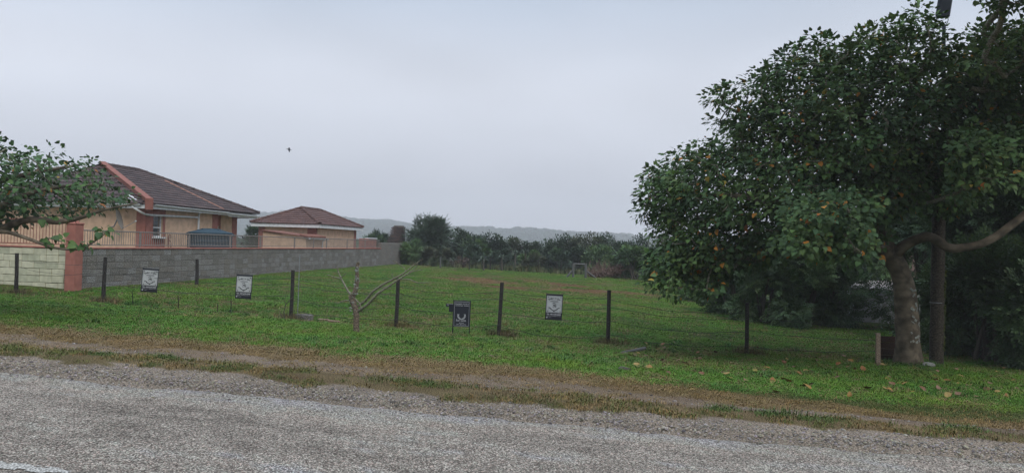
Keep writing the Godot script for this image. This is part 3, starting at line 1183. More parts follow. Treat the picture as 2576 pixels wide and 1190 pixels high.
	b.tube([Vector3(-0.3, ye - 0.06, 0.46), Vector3(-0.1, ye - 0.2, 0.40), Vector3(0.08, py0.y + 0.02, 0.2), Vector3(0.1, py0.y, py0.z), Vector3(0.1, py1.y, py1.z)], [0.045, 0.045, 0.045, 0.045, 0.045], 10)
	b.tube([Vector3(0.42, ye + 0.0, py1.z), Vector3(0.14, ye - 0.16, py1.z), Vector3(0.12, ye - 0.35, py1.z), Vector3(0.12, 1.55, py1.z)], [0.045, 0.045, 0.045, 0.045], 10)
	obj("downpipe", b.mesh(), M.white_paint, t)
	# pipes below the window, painted like the wall
	b = MB.new()
	var g0: Vector3 = inv * on_plane(428.0, 625.0, S0 + AX * 0.05, AX)
	var g1: Vector3 = inv * on_plane(422.0, 598.0, S0 + AX * 0.05, AX)
	b.tube([Vector3(0.05, g0.y - 0.3, g1.z), Vector3(0.05, g1.y, g1.z), Vector3(0.07, g1.y + 0.12, g1.z), Vector3(0.08, g1.y + 0.12, g1.z - 0.12), Vector3(0.07, g1.y - 0.02, g1.z - 0.14)], [0.018, 0.018, 0.018, 0.018, 0.018], 8)
	b.tube([Vector3(0.05, g1.y - 0.08, g1.z - 0.02), Vector3(0.05, g1.y - 0.2, g0.z), Vector3(0.05, g0.y - 0.3, g0.z)], [0.016, 0.016, 0.016], 8)
	obj("waste_pipe", b.mesh(), M.coping, t)

func outbuilding() -> void:
	var yb := EYE - 1.5
	var o := Vector3(-11.4, yb, -42.5)
	var t := base("outbuilding", o, "small tan outbuilding with reddish hip roof behind the block wall", "outbuilding", "", atan2(-AX.z, AX.x))
	var ye := EYE + 0.80 - yb
	var X := Vector3.RIGHT
	var Y := Vector3.UP
	var Z := Vector3.BACK
	var W := 3.6
	var L := 6.3
	var b := MB.new()
	panel(b, Vector3.ZERO, -Z, Y, X, L, ye, 0.2, [])
	panel(b, Vector3(-W, 0, 0), X, Y, Z, W, ye, 0.2, [])
	panel(b, Vector3(-W, 0, 0), -Z, Y, -X, L, ye, 0.2, [])
	panel(b, Vector3(0, 0, -L), -X, Y, -Z, W, ye, 0.2, [])
	obj("wall", b.mesh(), M.plaster_tan, t)
	b = MB.new()
	var q := 0.012
	panel(b, Vector3(q, 0, q), -Z, Y, X, 0.1, ye, 0.02, [])
	panel(b, Vector3(-0.55, 0, q), X, Y, Z, 0.55 + q, ye, 0.02, [])
	panel(b, Vector3(-W - q, 0, q), X, Y, Z, 0.42, ye, 0.02, [])
	panel(b, Vector3(q, 0, -L + 0.42), -Z, Y, X, 0.42 + q, ye, 0.02, [])
	obj("corner_band", b.mesh(), M.plaster_orange, t)
	var roof := hip_roof(t, -W - 0.35, 0.35, 0.35, -L - 0.35, ye + 0.12, 1.0, 2.15, 2.15, M.tile_red, 290, 200)
	ridge_row(roof, Vector3(0.35, ye + 0.15, 0.35), Vector3(-W * 0.5, ye + 1.14, -1.8), M.tile_red)
	ridge_row(roof, Vector3(-W - 0.35, ye + 0.15, 0.35), Vector3(-W * 0.5, ye + 1.14, -1.8), M.tile_red)
	b = MB.new()
	b.bar(Vector3(0.33, ye + 0.02, 0.345), Vector3(0.33, ye + 0.02, -L - 0.33), 0.03, 0.22)
	b.bar(Vector3(0.345, ye + 0.02, 0.33), Vector3(-W - 0.33, ye + 0.02, 0.33), 0.03, 0.22)
	b.bar(Vector3(-W - 0.33, ye + 0.02, 0.31), Vector3(-W - 0.33, ye + 0.02, -L - 0.33), 0.03, 0.22)
	b.bar(Vector3(0.31, ye + 0.02, -L - 0.33), Vector3(-W - 0.31, ye + 0.02, -L - 0.33), 0.03, 0.22)
	obj("fascia", b.mesh(), M.white_paint, t)
	b = MB.new()
	b.quad(Vector3(0.33, ye - 0.06, 0.33), Vector3(-W - 0.33, ye - 0.06, 0.33), Vector3(-W - 0.33, ye - 0.06, -L - 0.33), Vector3(0.33, ye - 0.06, -L - 0.33), Vector3.DOWN)
	obj("soffit", b.mesh(), M.white_paint, t)
	# lean-to against its street face
	var lo := at(768.0, 604.0, 39.6)
	var t2 := base("lean_to", Vector3(lo.x, yb, lo.z), "low plastered lean-to with sloping terracotta roof edge beside the outbuilding", "lean-to", "", atan2(-AX.z, AX.x))
	var hl := at(768.0, 596.0, 39.6).y - yb
	var hh := at(652.0, 580.0, 40.0).y - yb
	b = MB.new()
	var w2 := 2.5
	var l2 := 2.35
	b.quad(Vector3(0, 0, 0), Vector3(-w2, 0, 0), Vector3(-w2, hh - 0.05, 0), Vector3(0, hl - 0.05, 0), Z)
	b.quad(Vector3(0, 0, 0), Vector3(0, 0, -l2), Vector3(0, hl - 0.05, -l2), Vector3(0, hl - 0.05, 0), X)
	b.quad(Vector3(-w2, 0, 0), Vector3(-w2, 0, -l2), Vector3(-w2, hh - 0.05, -l2), Vector3(-w2, hh - 0.05, 0), -X)
	obj("wall", b.mesh(), M.plaster_tan, t2)
	b = MB.new()
	b.bar(Vector3(0.15, hl - 0.01, -l2 * 0.5 + 0.06), Vector3(-w2 - 0.05, hh + 0.02, -l2 * 0.5 + 0.06), l2 + 0.1, 0.06, Vector3.UP, 0.01)
	obj("roof_slab", b.mesh(), M.terracotta, t2)
	var tube := MB.new()
	tube.tube([Vector3(0.2, 0.0, 0), Vector3(-0.3, 0.105, 0)], [0.075, 0.075], 8)
	var tmesh := tube.mesh()
	for i in 12:
		obj("roll_tile", tmesh, M.terracotta, t2).position = Vector3(0.0, hl - 0.01, 0.05 - 0.2 * i)
	b = MB.new()
	gutter(b, Vector3(0.26, hl - 0.07, 0.1), Vector3(0.26, hl - 0.09, -l2), X)
	obj("gutter", b.mesh(), M.white_paint, t2)
	b = MB.new()
	b.tube([Vector3(0.2, hl - 0.12, -l2 + 0.3), Vector3(0.08, hl - 0.25, -l2 + 0.3), Vector3(0.06, 0.0, -l2 + 0.3)], [0.04, 0.04, 0.04], 8)
	obj("downpipe", b.mesh(), M.white_paint, t2)

func yard_things() -> void:
	# rain tank
	var c := at(527.0, 600.0, 31.2)
	var yb := EYE - 1.55
	var R := 0.90
	var hs := at(527.0, 592.0, 30.3).y - yb
	var t := base("water_tank", Vector3(c.x, yb, c.z), "dark blue-green ribbed plastic rainwater tank beside the house", "water tank")
	var b := MB.new()
	var prof := [Vector2(R - 0.02, 0.0)]
	var k := 9
	for i in k:
		var y0 := hs * i / k
		prof.append(Vector2(R - 0.02, y0 + 0.02))
		prof.append(Vector2(R, y0 + 0.05))
		prof.append(Vector2(R, y0 + hs / k - 0.03))
		prof.append(Vector2(R - 0.02, y0 + hs / k))
	b.lathe(Vector3.ZERO, prof, 40)
	obj("drum", b.mesh(), M.tank, t)
	b = MB.new()
	b.lathe(Vector3(0, hs, 0), [Vector2(R - 0.02, 0.0), Vector2(R + 0.02, 0.02), Vector2(R + 0.02, 0.10), Vector2(R - 0.04, 0.13), Vector2(0.30, 0.26), Vector2(0.28, 0.29), Vector2(0.0, 0.30)], 40)
	obj("lid", b.mesh(), M.tank, t)
	# moulded ribs on the shoulder
	for i in 8:
		var a := TAU * i / 8.0 + 0.2
		var d := Vector3(cos(a), 0, sin(a))
		var s := Vector3(-sin(a), 0, cos(a))
		b = MB.new()
		var p0 := d * (R + 0.015) + Vector3(0, hs + 0.08, 0)
		var p1 := d * 0.32 + Vector3(0, hs + 0.29, 0)
		b.quad(p0 - s * 0.30, p0 + s * 0.30, p1 + s * 0.04, p1 - s * 0.04, Vector3.UP)
		b.quad(p0 - s * 0.30, p1 - s * 0.04, p1 - s * 0.04 - Vector3(0, 0.08, 0), p0 - s * 0.30 - Vector3(0, 0.10, 0), -s)
		b.quad(p0 + s * 0.30, p1 + s * 0.04, p1 + s * 0.04 - Vector3(0, 0.08, 0), p0 + s * 0.30 - Vector3(0, 0.10, 0), s)
		b.quad(p0 - s * 0.30, p0 + s * 0.30, p0 + s * 0.30 - Vector3(0, 0.10, 0), p0 - s * 0.30 - Vector3(0, 0.10, 0), d)
		obj("shoulder_rib", b.mesh(), M.tank, t)
	# satellite dish on the street face of the house
	var hp := Vector3(-14.77, 0, -29.4)
	var foot := on_plane(276.0, 572.0, hp, BX)
	var dc := at(294.0, 552.0, -foot.z - 0.55)
	t = base("satellite_dish", foot, "grey satellite dish on a wall bracket under the eave", "satellite dish")
	var l := -foot
	b = MB.new()
	var fwd := Vector3(0.90, 0.25, -0.22).normalized()
	var sx := fwd.cross(Vector3.UP).normalized()
	var sy := sx.cross(fwd)
	var rings := 6
	for i in rings:
		for j in 24:
			var p := []
			for e in [[i, j], [i, j + 1], [i + 1, j + 1], [i + 1, j]]:
				var rr: float = 0.42 * e[0] / rings
				var a: float = TAU * e[1] / 24.0
				p.append(l + dc + sx * cos(a) * rr * 0.92 + sy * sin(a) * rr + fwd * (rr * rr * 0.42))
			b.quad(p[0], p[1], p[2], p[3], fwd)
	obj("reflector", b.mesh(), M.dish, t)
	b = MB.new()
	b.tube([Vector3(0, 0, 0), Vector3(0, 0, 0) + (l + dc) * 0.5 + Vector3(0, -0.12, 0), l + dc - fwd * 0.02], [0.025, 0.025, 0.03], 8)
	obj("bracket", b.mesh(), M.galv, t)
	b = MB.new()
	var feed := l + dc + fwd * 0.62 - sy * 0.22
	b.tube([l + dc - sy * 0.40 + fwd * 0.06, feed], [0.012, 0.012], 6)
	obj("feed_arm", b.mesh(), M.galv, t)
	b = MB.new()
	b.tube([feed - sx * 0.06, feed + sx * 0.05 + fwd * 0.02, feed + sx * 0.09], [0.03, 0.035, 0.025], 8)
	obj("receiver", b.mesh(), M.white_paint, t)
	# brick barbecue with stepped chimney behind the wall's end
	var bc := at(990.0, 628.0, 53.4)
	bc.x -= 0.0
	t = base("barbecue", Vector3(bc.x, EYE - 1.5, bc.z), "dark stepped brick barbecue chimney behind the far end of the wall", "chimney", "", atan2(-AX.z, AX.x))
	var bm := MB.new()
	bm.cbox(Transform3D(), Vector3(0.22, 0.068, 0.11), 0.006)
	var bmesh := bm.mesh()
	var htop := at(990.0, 566.0, 53.4).y - (EYE - 1.5)
	var rows := int((htop - 0.9) / 0.078)
	var rr2 := RandomNumberGenerator.new()
	rr2.seed = 90
	b = MB.new()
	b.cbox(Transform3D(Basis(), Vector3(0.1, 0.6, -0.3)), Vector3(1.1, 1.2, 0.7), 0.0)
	b.cbox(Transform3D(Basis(), Vector3(0.25, htop * 0.5, -0.3)), Vector3(0.62, htop - 0.06, 0.5), 0.0)
	obj("core", b.mesh(), M.mortar, t)
	for j in rows:
		var f := float(j) / rows
		var x0 := -0.55 + 0.42 * clampf((f - 0.15) * 1.3, 0.0, 1.0)
		var x1 := 0.62
		var x := x0 + (0.0 if j % 2 == 0 else -0.11)
		while x < x1 - 0.1:
			var o := obj("brick", bmesh, M.brick[rr2.randi_range(0, 3)], t)
			o.transform = Transform3D(Basis(Vector3.UP, rr2.randf_range(-0.04, 0.04)), Vector3(x + 0.11, 0.9 + j * 0.078, 0.02 + rr2.randf_range(-0.01, 0.01)))
			x += 0.23
		for zz in 3:
			var o := obj("brick", bmesh, M.brick[rr2.randi_range(0, 3)], t)
			o.transform = Transform3D(Basis(Vector3.UP, PI / 2), Vector3(0.60, 0.9 + j * 0.078, -0.08 - 0.23 * zz + (0.0 if j % 2 == 0 else 0.08)))
	# low terracotta wall behind the railing at the far end
	var q0 := w0 + BX * 25.0 - AX * 0.45
	t = base("yard_wall", Vector3(q0.x, EYE - 1.5, q0.z), "short terracotta painted wall behind the far end of the railing", "wall")
	b = MB.new()
	b.cbox(Transform3D(Basis(BX, Vector3.UP, AX), Vector3(0, 0.84, 0)), Vector3(2.6, 1.68, 0.2), 0.01)
	obj("wall_body", b.mesh(), M.plaster_orange, t)
	b = MB.new()
	b.cbox(Transform3D(Basis(BX, Vector3.UP, AX), BX * 0.6 + Vector3(0, 1.71, 0)), Vector3(1.5, 0.05, 0.3), 0.01)
	obj("slab", b.mesh(), M.white_paint, t)

func neighbour_place() -> void:
	# walls glimpsed through the hedge on the other side
	var o := gp(17.0, 30.0)
	var t := base("neighbour_house", o, "pinkish plastered house glimpsed through the dark hedge", "house", "", atan2(-AX.z, AX.x))
	var b := MB.new()
	panel(b, Vector3(0, 0, 0), Vector3.RIGHT, Vector3.UP, Vector3.BACK, 9.0, 2.9, 0.22, [Rect2(1.5, 1.0, 1.4, 1.1), Rect2(5.0, 1.0, 1.4, 1.1)])
	panel(b, Vector3(0, 0, 0), Vector3.FORWARD, Vector3.UP, Vector3.LEFT, 8.0, 2.9, 0.22, [])
	panel(b, Vector3(9, 0, 0), Vector3.FORWARD, Vector3.UP, Vector3.RIGHT, 8.0, 2.9, 0.22, [])
	panel(b, Vector3(0, 0, -8), Vector3.RIGHT, Vector3.UP, Vector3.FORWARD, 9.0, 2.9, 0.22, [])
	obj("wall", b.mesh(), M.pink, t)
	window_unit(t, Vector3(1.5, 1.0, 0), Vector3.RIGHT, Vector3.BACK, 1.4, 1.1, [0.7], 0)
	window_unit(t, Vector3(5.0, 1.0, 0), Vector3.RIGHT, Vector3.BACK, 1.4, 1.1, [0.7], 0)
	b = MB.new()
	var R0 := Vector3(3.5, 4.4, -4.0)
	var R1 := Vector3(5.5, 4.4, -4.0)
	var c := [Vector3(-0.4, 2.9, 0.4), Vector3(9.4, 2.9, 0.4), Vector3(9.4, 2.9, -8.4), Vector3(-0.4, 2.9, -8.4)]
	b.quad(c[0], c[1], R1, R0, Vector3(0, 1, 1))
	b.quad(c[3], c[2], R1, R0, Vector3(0, 1, -1))
	b.flat(c[0], c[3], R0, Vector3(-1, 1, 0))
	b.flat(c[1], c[2], R1, Vector3(1, 1, 0))
	b.quad(c[0], c[1], c[2], c[3], Vector3.DOWN)
	obj("roof", b.mesh(), M.tiles[1], t)
	# pale shed wall seen beside the trunk
	var s := at(2150.0, 825.0, 25.5)
	s.y = gy(s.x, s.z)
	t = base("garden_shed", s, "pale grey shed half hidden by the hedge beside the tree trunk", "shed", "", atan2(-AX.z, AX.x))
	b = MB.new()
	panel(b, Vector3(0, -0.1, 0), Vector3.RIGHT, Vector3.UP, Vector3.BACK, 1.9, 1.25, 0.1, [])
	panel(b, Vector3(0, -0.1, 0), Vector3.FORWARD, Vector3.UP, Vector3.LEFT, 2.2, 1.25, 0.1, [])
	panel(b, Vector3(1.9, -0.1, 0), Vector3.FORWARD, Vector3.UP, Vector3.RIGHT, 2.2, 1.25, 0.1, [])
	obj("wall", b.mesh(), M.grey_wall, t)
	b = MB.new()
	b.cbox(Transform3D(Basis(Vector3.RIGHT, 0.08), Vector3(0.95, 1.24, -1.1)), Vector3(2.1, 0.06, 2.5), 0.01)
	obj("roof", b.mesh(), M.steel, t)

# ---------------------------------------------------------------- fences and signs
const POSTS := [[40.0, 637.0, 37.0, 742.0], [263.0, 647.0, 257.0, 765.0], [736.0, 680.0, 730.0, 805.0], [1001.0, 700.0, 995.0, 824.0], [1263.0, 711.0, 1254.0, 844.0], [1533.0, 730.0, 1530.0, 869.0], [1881.0, 762.0, 1879.0, 900.0]]

func wire_points(a: Vector3, b: Vector3, sag: float, sd: float) -> Array:
	var p := []
	for i in 13:
		var f := i / 12.0
		var q := a.lerp(b, f)
		q.y -= sag * 4.0 * f * (1.0 - f)
		q.y += 0.012 * sin(f * 17.0 + sd)
		p.append(q)
	return p

func front_fence() -> void:
	var t := base("wire_fence", gp(0, 17.84), "slack wire fence on dark timber posts across the front of the plot", "fence")
	var lo := -t.position
	var tops := []
	var feet := []
	for e in POSTS:
		var d := fence_d(e[0])
		var top := at(e[0], e[1], d)
		var foot := at(e[2], e[3], d)
		foot.y = minf(foot.y, gy(foot.x, foot.z)) - 0.1
		var mid := top.lerp(foot, 0.5) + Vector3(0.008 * sin(e[0]), 0, 0)
		var b := MB.new()
		b.tube([lo + foot, lo + foot.lerp(mid, 0.6), lo + mid, lo + top], [0.055, 0.050, 0.048, 0.046], 10, 0.14, nz2)
		obj("fence_post", b.mesh(), M.post_wood, t)
		tops.append(top)
		feet.append(foot + Vector3(0, 0.1, 0))
	# strands: between neighbouring posts, at heights given from the top
	for i in tops.size() - 1:
		var k := 0
		for f in [0.16, 0.30, 0.55, 0.80]:
			if i == 0 and k > 1: continue
			if i == 1 and k == 3: continue
			var a: Vector3 = tops[i].lerp(feet[i], f) + Vector3(0, 0, 0.07)
			var b2: Vector3 = tops[i + 1].lerp(feet[i + 1], f + 0.03 * sin(i * 3.0 + k)) + Vector3(0, 0, 0.07)
			var sag := 0.05 + 0.09 * absf(sin(i * 2.3 + k * 1.7))
			var pts := wire_points(lo + a, lo + b2, sag, i * 2.0 + k)
			var rr := []
			for q in pts: rr.append(0.0048)
			var m := MB.new()
			m.tube(pts, rr, 4, 0.0, null, false)
			obj("wire", m.mesh(), M.wire, t)
			k += 1
	# strands on to the tree at the right end and to the left edge
	var endp := at(2215.0, 850.0, 16.5)
	for f in [0.2, 0.5, 0.8]:
		var a: Vector3 = tops[6].lerp(feet[6], f) + Vector3(0, 0, 0.07)
		var pts := wire_points(lo + a, lo + endp + Vector3(0, 0.35 - f * 0.8, 0), 0.06, f)
		var rr := []
		for q in pts: rr.append(0.0048)
		var m := MB.new()
		m.tube(pts, rr, 4, 0.0, null, false)
		obj("wire", m.mesh(), M.wire, t)
	# a short post near the grey wall and a thin pale steel dropper
	var sp := at(493.0, 711.0, 25.0)
	sp.y = gy(sp.x, sp.z)
	var stp := at(494.0, 652.0, 25.0)
	var st := base("short_post", sp, "short dark timber post standing close to the grey block wall", "post")
	var b := MB.new()
	b.tube([Vector3(0, -0.1, 0), (stp - sp) * 0.5 + Vector3(0.01, 0, 0), stp - sp], [0.06, 0.056, 0.054], 10, 0.14, nz2)
	obj("shaft", b.mesh(), M.post_wood, st)
	var dp := at(747.0, 803.0, fence_d(747.0) + 0.15)
	dp.y = gy(dp.x, dp.z)
	var dt := at(753.0, 640.0, fence_d(747.0) + 0.15)
	st = base("steel_stake", dp, "tall thin pale steel stake behind a fence post", "stake")
	b = MB.new()
	b.bar(Vector3(0, -0.1, 0), dt - dp, 0.035, 0.012)
	obj("stake_bar", b.mesh(), M.galv, st)
	# stub stakes left in the grass
	var stubs := [[332.0, 766.0, 330.0, 732.0], [446.0, 778.0, 446.0, 743.0], [578.0, 790.0, 580.0, 750.0], [545.0, 785.0, 546.0, 765.0]]
	for e in stubs:
		var f := gnd(e[0], e[1])
		var tp := at(e[2], e[3], -f.z)
		st = base("stub_stake", f, "thin dark stub of a stake sticking up from the lawn", "stake", "stub stakes in the lawn")
		b = MB.new()
		b.tube([Vector3(0, -0.05, 0), (tp - f) * 0.5 + Vector3(0.01, 0, 0), tp - f], [0.012, 0.010, 0.009], 6)
		obj("stake_bar", b.mesh(), M.post_wood, st)

var font_sans: SystemFont
var font_bold: SystemFont
var font_serif: SystemFont
func lettering(parent: Node3D, s: String, c: Vector3, h: float, w: float, m: Material, f: Font, turn := 0.0) -> void:
	var tm := TextMesh.new()
	tm.text = s
	tm.font = f
	tm.font_size = 32
	tm.pixel_size = 0.01
	tm.depth = 0.0
	tm.curve_step = 2.0
	var bb := tm.get_aabb()
	var k := h / maxf(bb.size.y, 0.001)
	var kx := k
	if w > 0.0:
		kx = w / maxf(bb.size.x, 0.001)
	var o := obj("lettering", tm, m, parent)
	var bas := Basis(Vector3.BACK, turn).scaled_local(Vector3(kx, k, 1.0))
	o.transform = Transform3D(bas, c - bas * bb.get_center())

func ribbon(b: MB, pts: Array, ws: Array, z: float) -> void:
	for i in pts.size() - 1:
		var p: Vector2 = pts[i]
		var q: Vector2 = pts[i + 1]
		var s := (q - p).orthogonal().normalized()
		var a: Vector2 = s * ws[i] * 0.5
		var c: Vector2 = s * ws[i + 1] * 0.5
		b.quad(Vector3(p.x - a.x, p.y - a.y, z), Vector3(p.x + a.x, p.y + a.y, z), Vector3(q.x + c.x, q.y + c.y, z), Vector3(q.x - c.x, q.y - c.y, z), Vector3.BACK)

func rect(b: MB, x0: float, y0: float, x1: float, y1: float, z: float) -> void:
	b.quad(Vector3(x0, y0, z), Vector3(x1, y0, z), Vector3(x1, y1, z), Vector3(x0, y1, z), Vector3.BACK)

func blob(b: MB, c: Vector2, rx: float, ry: float, turn: float, z: float) -> void:
	for i in 8:
		var p := []
		for k in [i, i + 1]:
			var a: float = TAU * k / 8.0
			p.append(c + Vector2(cos(a) * rx, sin(a) * ry).rotated(turn))
		b.flat(Vector3(c.x, c.y, z), Vector3(p[0].x, p[0].y, z), Vector3(p[1].x, p[1].y, z), Vector3.BACK)

func shop_sign(u: float, v: float, tilt: float, yaw: float, label: String) -> void:
	var d := fence_d(u) - 0.12
	var c := at(u, v, d)
	var w := 0.40
	var h := 0.61
	var t := base("shop_sign", c, label, "sign", "shop signs hung on the wire fence")
	t.basis = Basis(Vector3.UP, yaw) * Basis(Vector3.BACK, tilt) * Basis(Vector3.RIGHT, -0.03)
	var b := MB.new()
	# slightly bowed board
	var k := 6
	for i in k:
		for s in [1.0, -1.0]:
			var y0 := -h * 0.5 + h * i / k
			var y1 := -h * 0.5 + h * (i + 1) / k
			var z0: float = 0.003 * s
			b.quad(Vector3(-w * 0.5, y0, z0), Vector3(w * 0.5, y0, z0), Vector3(w * 0.5, y1, z0), Vector3(-w * 0.5, y1, z0), Vector3(0, 0, s))
	obj("board", b.mesh(), M.black_print, t)
	b = MB.new()
	b.tube([Vector3(-w * 0.5, h * 0.5, 0), Vector3(w * 0.5, h * 0.5, 0)], [0.012, 0.012], 8)
	b.tube([Vector3(-w * 0.5 + 0.004, h * 0.5 + 0.03, 0), Vector3(-w * 0.5 + 0.004, -h * 0.5 - 0.01, 0)], [0.006, 0.006], 6)
	b.tube([Vector3(w * 0.5 - 0.004, h * 0.5 + 0.03, 0), Vector3(w * 0.5 - 0.004, -h * 0.5 - 0.02, 0)], [0.006, 0.006], 6)
	obj("frame", b.mesh(), M.black_print, t)
	b = MB.new()
	rect(b, -0.185, -0.13, 0.185, 0.272, 0.006)
	obj("panel", b.mesh(), M.pvc_white, t)
	# print on the white panel
	b = MB.new()
	var z := 0.009
	for e in [[-0.172, -0.118, 0.172, -0.1155], [-0.172, 0.2575, 0.172, 0.26], [-0.172, -0.118, -0.1695, 0.26], [0.1695, -0.118, 0.172, 0.26]]:
		rect(b, e[0], e[1], e[2], e[3], z)
	for sx in [-1.0, 1.0]:
		for y in [-0.098, 0.24]:
			blob(b, Vector2(sx * 0.150, y), 0.017, 0.009, 0.7 * sx * signf(y), z)
		# scroll below the chair
		ribbon(b, [Vector2(0, -0.088), Vector2(sx * 0.035, -0.072), Vector2(sx * 0.07, -0.052), Vector2(sx * 0.095, -0.02), Vector2(sx * 0.125, -0.012)], [0.026, 0.018, 0.022, 0.012, 0.016], z)
		blob(b, Vector2(sx * 0.118, -0.020), 0.017, 0.011, 0.5 * sx, z)
		blob(b, Vector2(sx * 0.078, -0.032), 0.013, 0.009, 0.0, z)
	blob(b, Vector2(0, -0.092), 0.014, 0.018, 0.0, z)
	# the high-backed chair
	ribbon(b, [Vector2(-0.035, 0.098), Vector2(-0.024, 0.045)], [0.008, 0.007], z)
	ribbon(b, [Vector2(0.014, 0.102), Vector2(0.014, 0.05)], [0.007, 0.007], z)
	ribbon(b, [Vector2(-0.038, 0.098), Vector2(0.018, 0.102)], [0.012, 0.012], z)
	ribbon(b, [Vector2(0.014, 0.072), Vector2(0.048, 0.068)], [0.006, 0.006], z)
	ribbon(b, [Vector2(-0.024, 0.044), Vector2(0.045, 0.040)], [0.022, 0.024], z)
	ribbon(b, [Vector2(-0.02, 0.04), Vector2(-0.034, 0.008), Vector2(-0.008, -0.012)], [0.007, 0.007, 0.01], z)
	ribbon(b, [Vector2(0.042, 0.035), Vector2(0.046, 0.0)], [0.008, 0.01], z)
	ribbon(b, [Vector2(0.0, 0.03), Vector2(0.022, 0.004), Vector2(0.046, 0.0)], [0.008, 0.008, 0.008], z)
	obj("emblem", b.mesh(), M.ink, t)
	var word := "Toeka se Dae"
	var n := word.length()
	for i in n:
		if word[i] == " ": continue
		var f := (i - (n - 1) * 0.5) / (n * 0.5)
		var big := word[i] == word[i].to_upper()
		lettering(t, word[i], Vector3(f * 0.145, 0.213 - 0.045 * f * f, z), 0.048 if big or word[i] == "k" else 0.028, 0.0, M.ink, font_bold, -0.5 * f)
	lettering(t, "ANTIQUES", Vector3(0.0, 0.135, z), 0.032, 0.19, M.ink, font_bold)
	z = 0.006
	lettering(t, "TEL: 083 630 6589", Vector3(0.0, -0.172, z), 0.034, 0.34, M.white_ink, font_bold)
	lettering(t, "regienta.hoek@gmail.com", Vector3(0.0, -0.212, z), 0.022, 0.34, M.white_ink, font_sans)
	lettering(t, "Toeka se Dae", Vector3(-0.085, -0.25, z), 0.016, 0.07, M.white_ink, font_sans)
	b = MB.new()
	rect(b, -0.175, -0.264, -0.145, -0.236, z)
	obj("badge", b.mesh(), M.white_ink, t)
	lettering(t, "f", Vector3(-0.157, -0.252, z + 0.002), 0.02, 0.0, M.ink, font_bold)

func sale_board() -> void:
	var d := fence_d(1160.0) - 0.35
	var c := at(1161.0, 790.0, d)
	var foot := gy(c.x, c.z) - c.y
	var t := base("sale_board", c, "black estate agent board lettered for sale on two thin legs", "sign")
	t.basis = Basis(Vector3.BACK, -0.012)
	var b := MB.new()
	b.cbox(Transform3D(), Vector3(0.40, 0.62, 0.012), 0.002)
	obj("board", b.mesh(), M.navy_print, t)
	b = MB.new()
	for sx in [-1.0, 1.0]:
		b.tube([Vector3(sx * 0.205, 0.335, -0.004), Vector3(sx * 0.205, foot - 0.1, -0.004)], [0.009, 0.009], 6)
	b.tube([Vector3(-0.205, 0.325, -0.004), Vector3(0.205, 0.325, -0.004)], [0.007, 0.007], 6)
	obj("frame", b.mesh(), M.black_print, t)
	var z := 0.009
	b = MB.new()
	for e in [[-0.18, -0.292, 0.18, -0.287], [-0.18, 0.287, 0.18, 0.292], [-0.18, -0.287, -0.176, 0.287], [0.176, -0.287, 0.18, 0.287]]:
		rect(b, e[0], e[1], e[2], e[3], z)
	rect(b, -0.155, 0.196, -0.03, 0.203, z)
	rect(b, 0.045, 0.196, 0.165, 0.203, z)
	# laurel
	for sx in [-1.0, 1.0]:
		var prev := Vector2.ZERO
		for i in 9:
			var a := 0.15 + 1.75 * i / 8.0
			var p := Vector2(sx * 0.078 * sin(a) * 1.05, -0.045 - 0.085 * cos(a))
			if i > 0:
				ribbon(b, [prev, p], [0.004, 0.004], z)
			prev = p
			var tang := Vector2(sx * cos(a), sin(a)).angle()
			blob(b, p + Vector2(sx * 0.014, 0.006), 0.013, 0.0048, tang + 0.6 * sx * -1.0, z + 0.0005)
			blob(b, p + Vector2(sx * -0.012, 0.010), 0.012, 0.0048, tang + 0.7 * sx, z + 0.001)
	# small mark under the name
	ribbon(b, [Vector2(-0.012, 0.212), Vector2(-0.012, 0.192), Vector2(0.0, 0.184), Vector2(0.012, 0.192), Vector2(0.012, 0.212)], [0.005, 0.005, 0.005, 0.005, 0.005], z)
	obj("emblem", b.mesh(), M.white_ink, t)
	lettering(t, "HAMILTON'S", Vector3(0.0, 0.24, z), 0.032, 0.32, M.white_ink, font_serif)
	lettering(t, "for sale", Vector3(-0.01, -0.155, z), 0.055, 0.24, M.white_ink, font_sans)
	lettering(t, "amina", Vector3(0.0, -0.215, z), 0.022, 0.11, M.white_ink, font_sans)
	lettering(t, "071 899 0772", Vector3(0.0, -0.257, z), 0.024, 0.23, M.white_ink, font_sans)
	# a second, smaller board leaning behind it
	var c2 := at(1131.0, 772.0, d + 0.5)
	var g2 := gy(c2.x, c2.z) - c2.y
	var t2 := base("small_board", c2, "small dark board on a stake peeking out behind the sale board", "sign")
	b = MB.new()
	b.cbox(Transform3D(Basis(), Vector3(0.03, 0.04, 0)), Vector3(0.24, 0.07, 0.012), 0.002)
	b.cbox(Transform3D(Basis(), Vector3(0.06, -0.06, 0)), Vector3(0.16, 0.13, 0.011), 0.002)
	obj("board", b.mesh(), M.navy_print, t2)
	b = MB.new()
	b.bar(Vector3(0.10, 0.05, -0.015), Vector3(0.10, g2 - 0.1, -0.015), 0.02, 0.015)
	obj("stake_bar", b.mesh(), M.black_print, t2)
	b = MB.new()
	rect(b, -0.08, 0.068, 0.14, 0.072, 0.008)
	ribbon(b, [Vector2(-0.055, 0.058), Vector2(-0.055, 0.040), Vector2(-0.04, 0.034), Vector2(-0.028, 0.040), Vector2(-0.028, 0.058)], [0.006, 0.006, 0.006, 0.006, 0.006], 0.008)
	obj("emblem", b.mesh(), M.white_ink, t2)

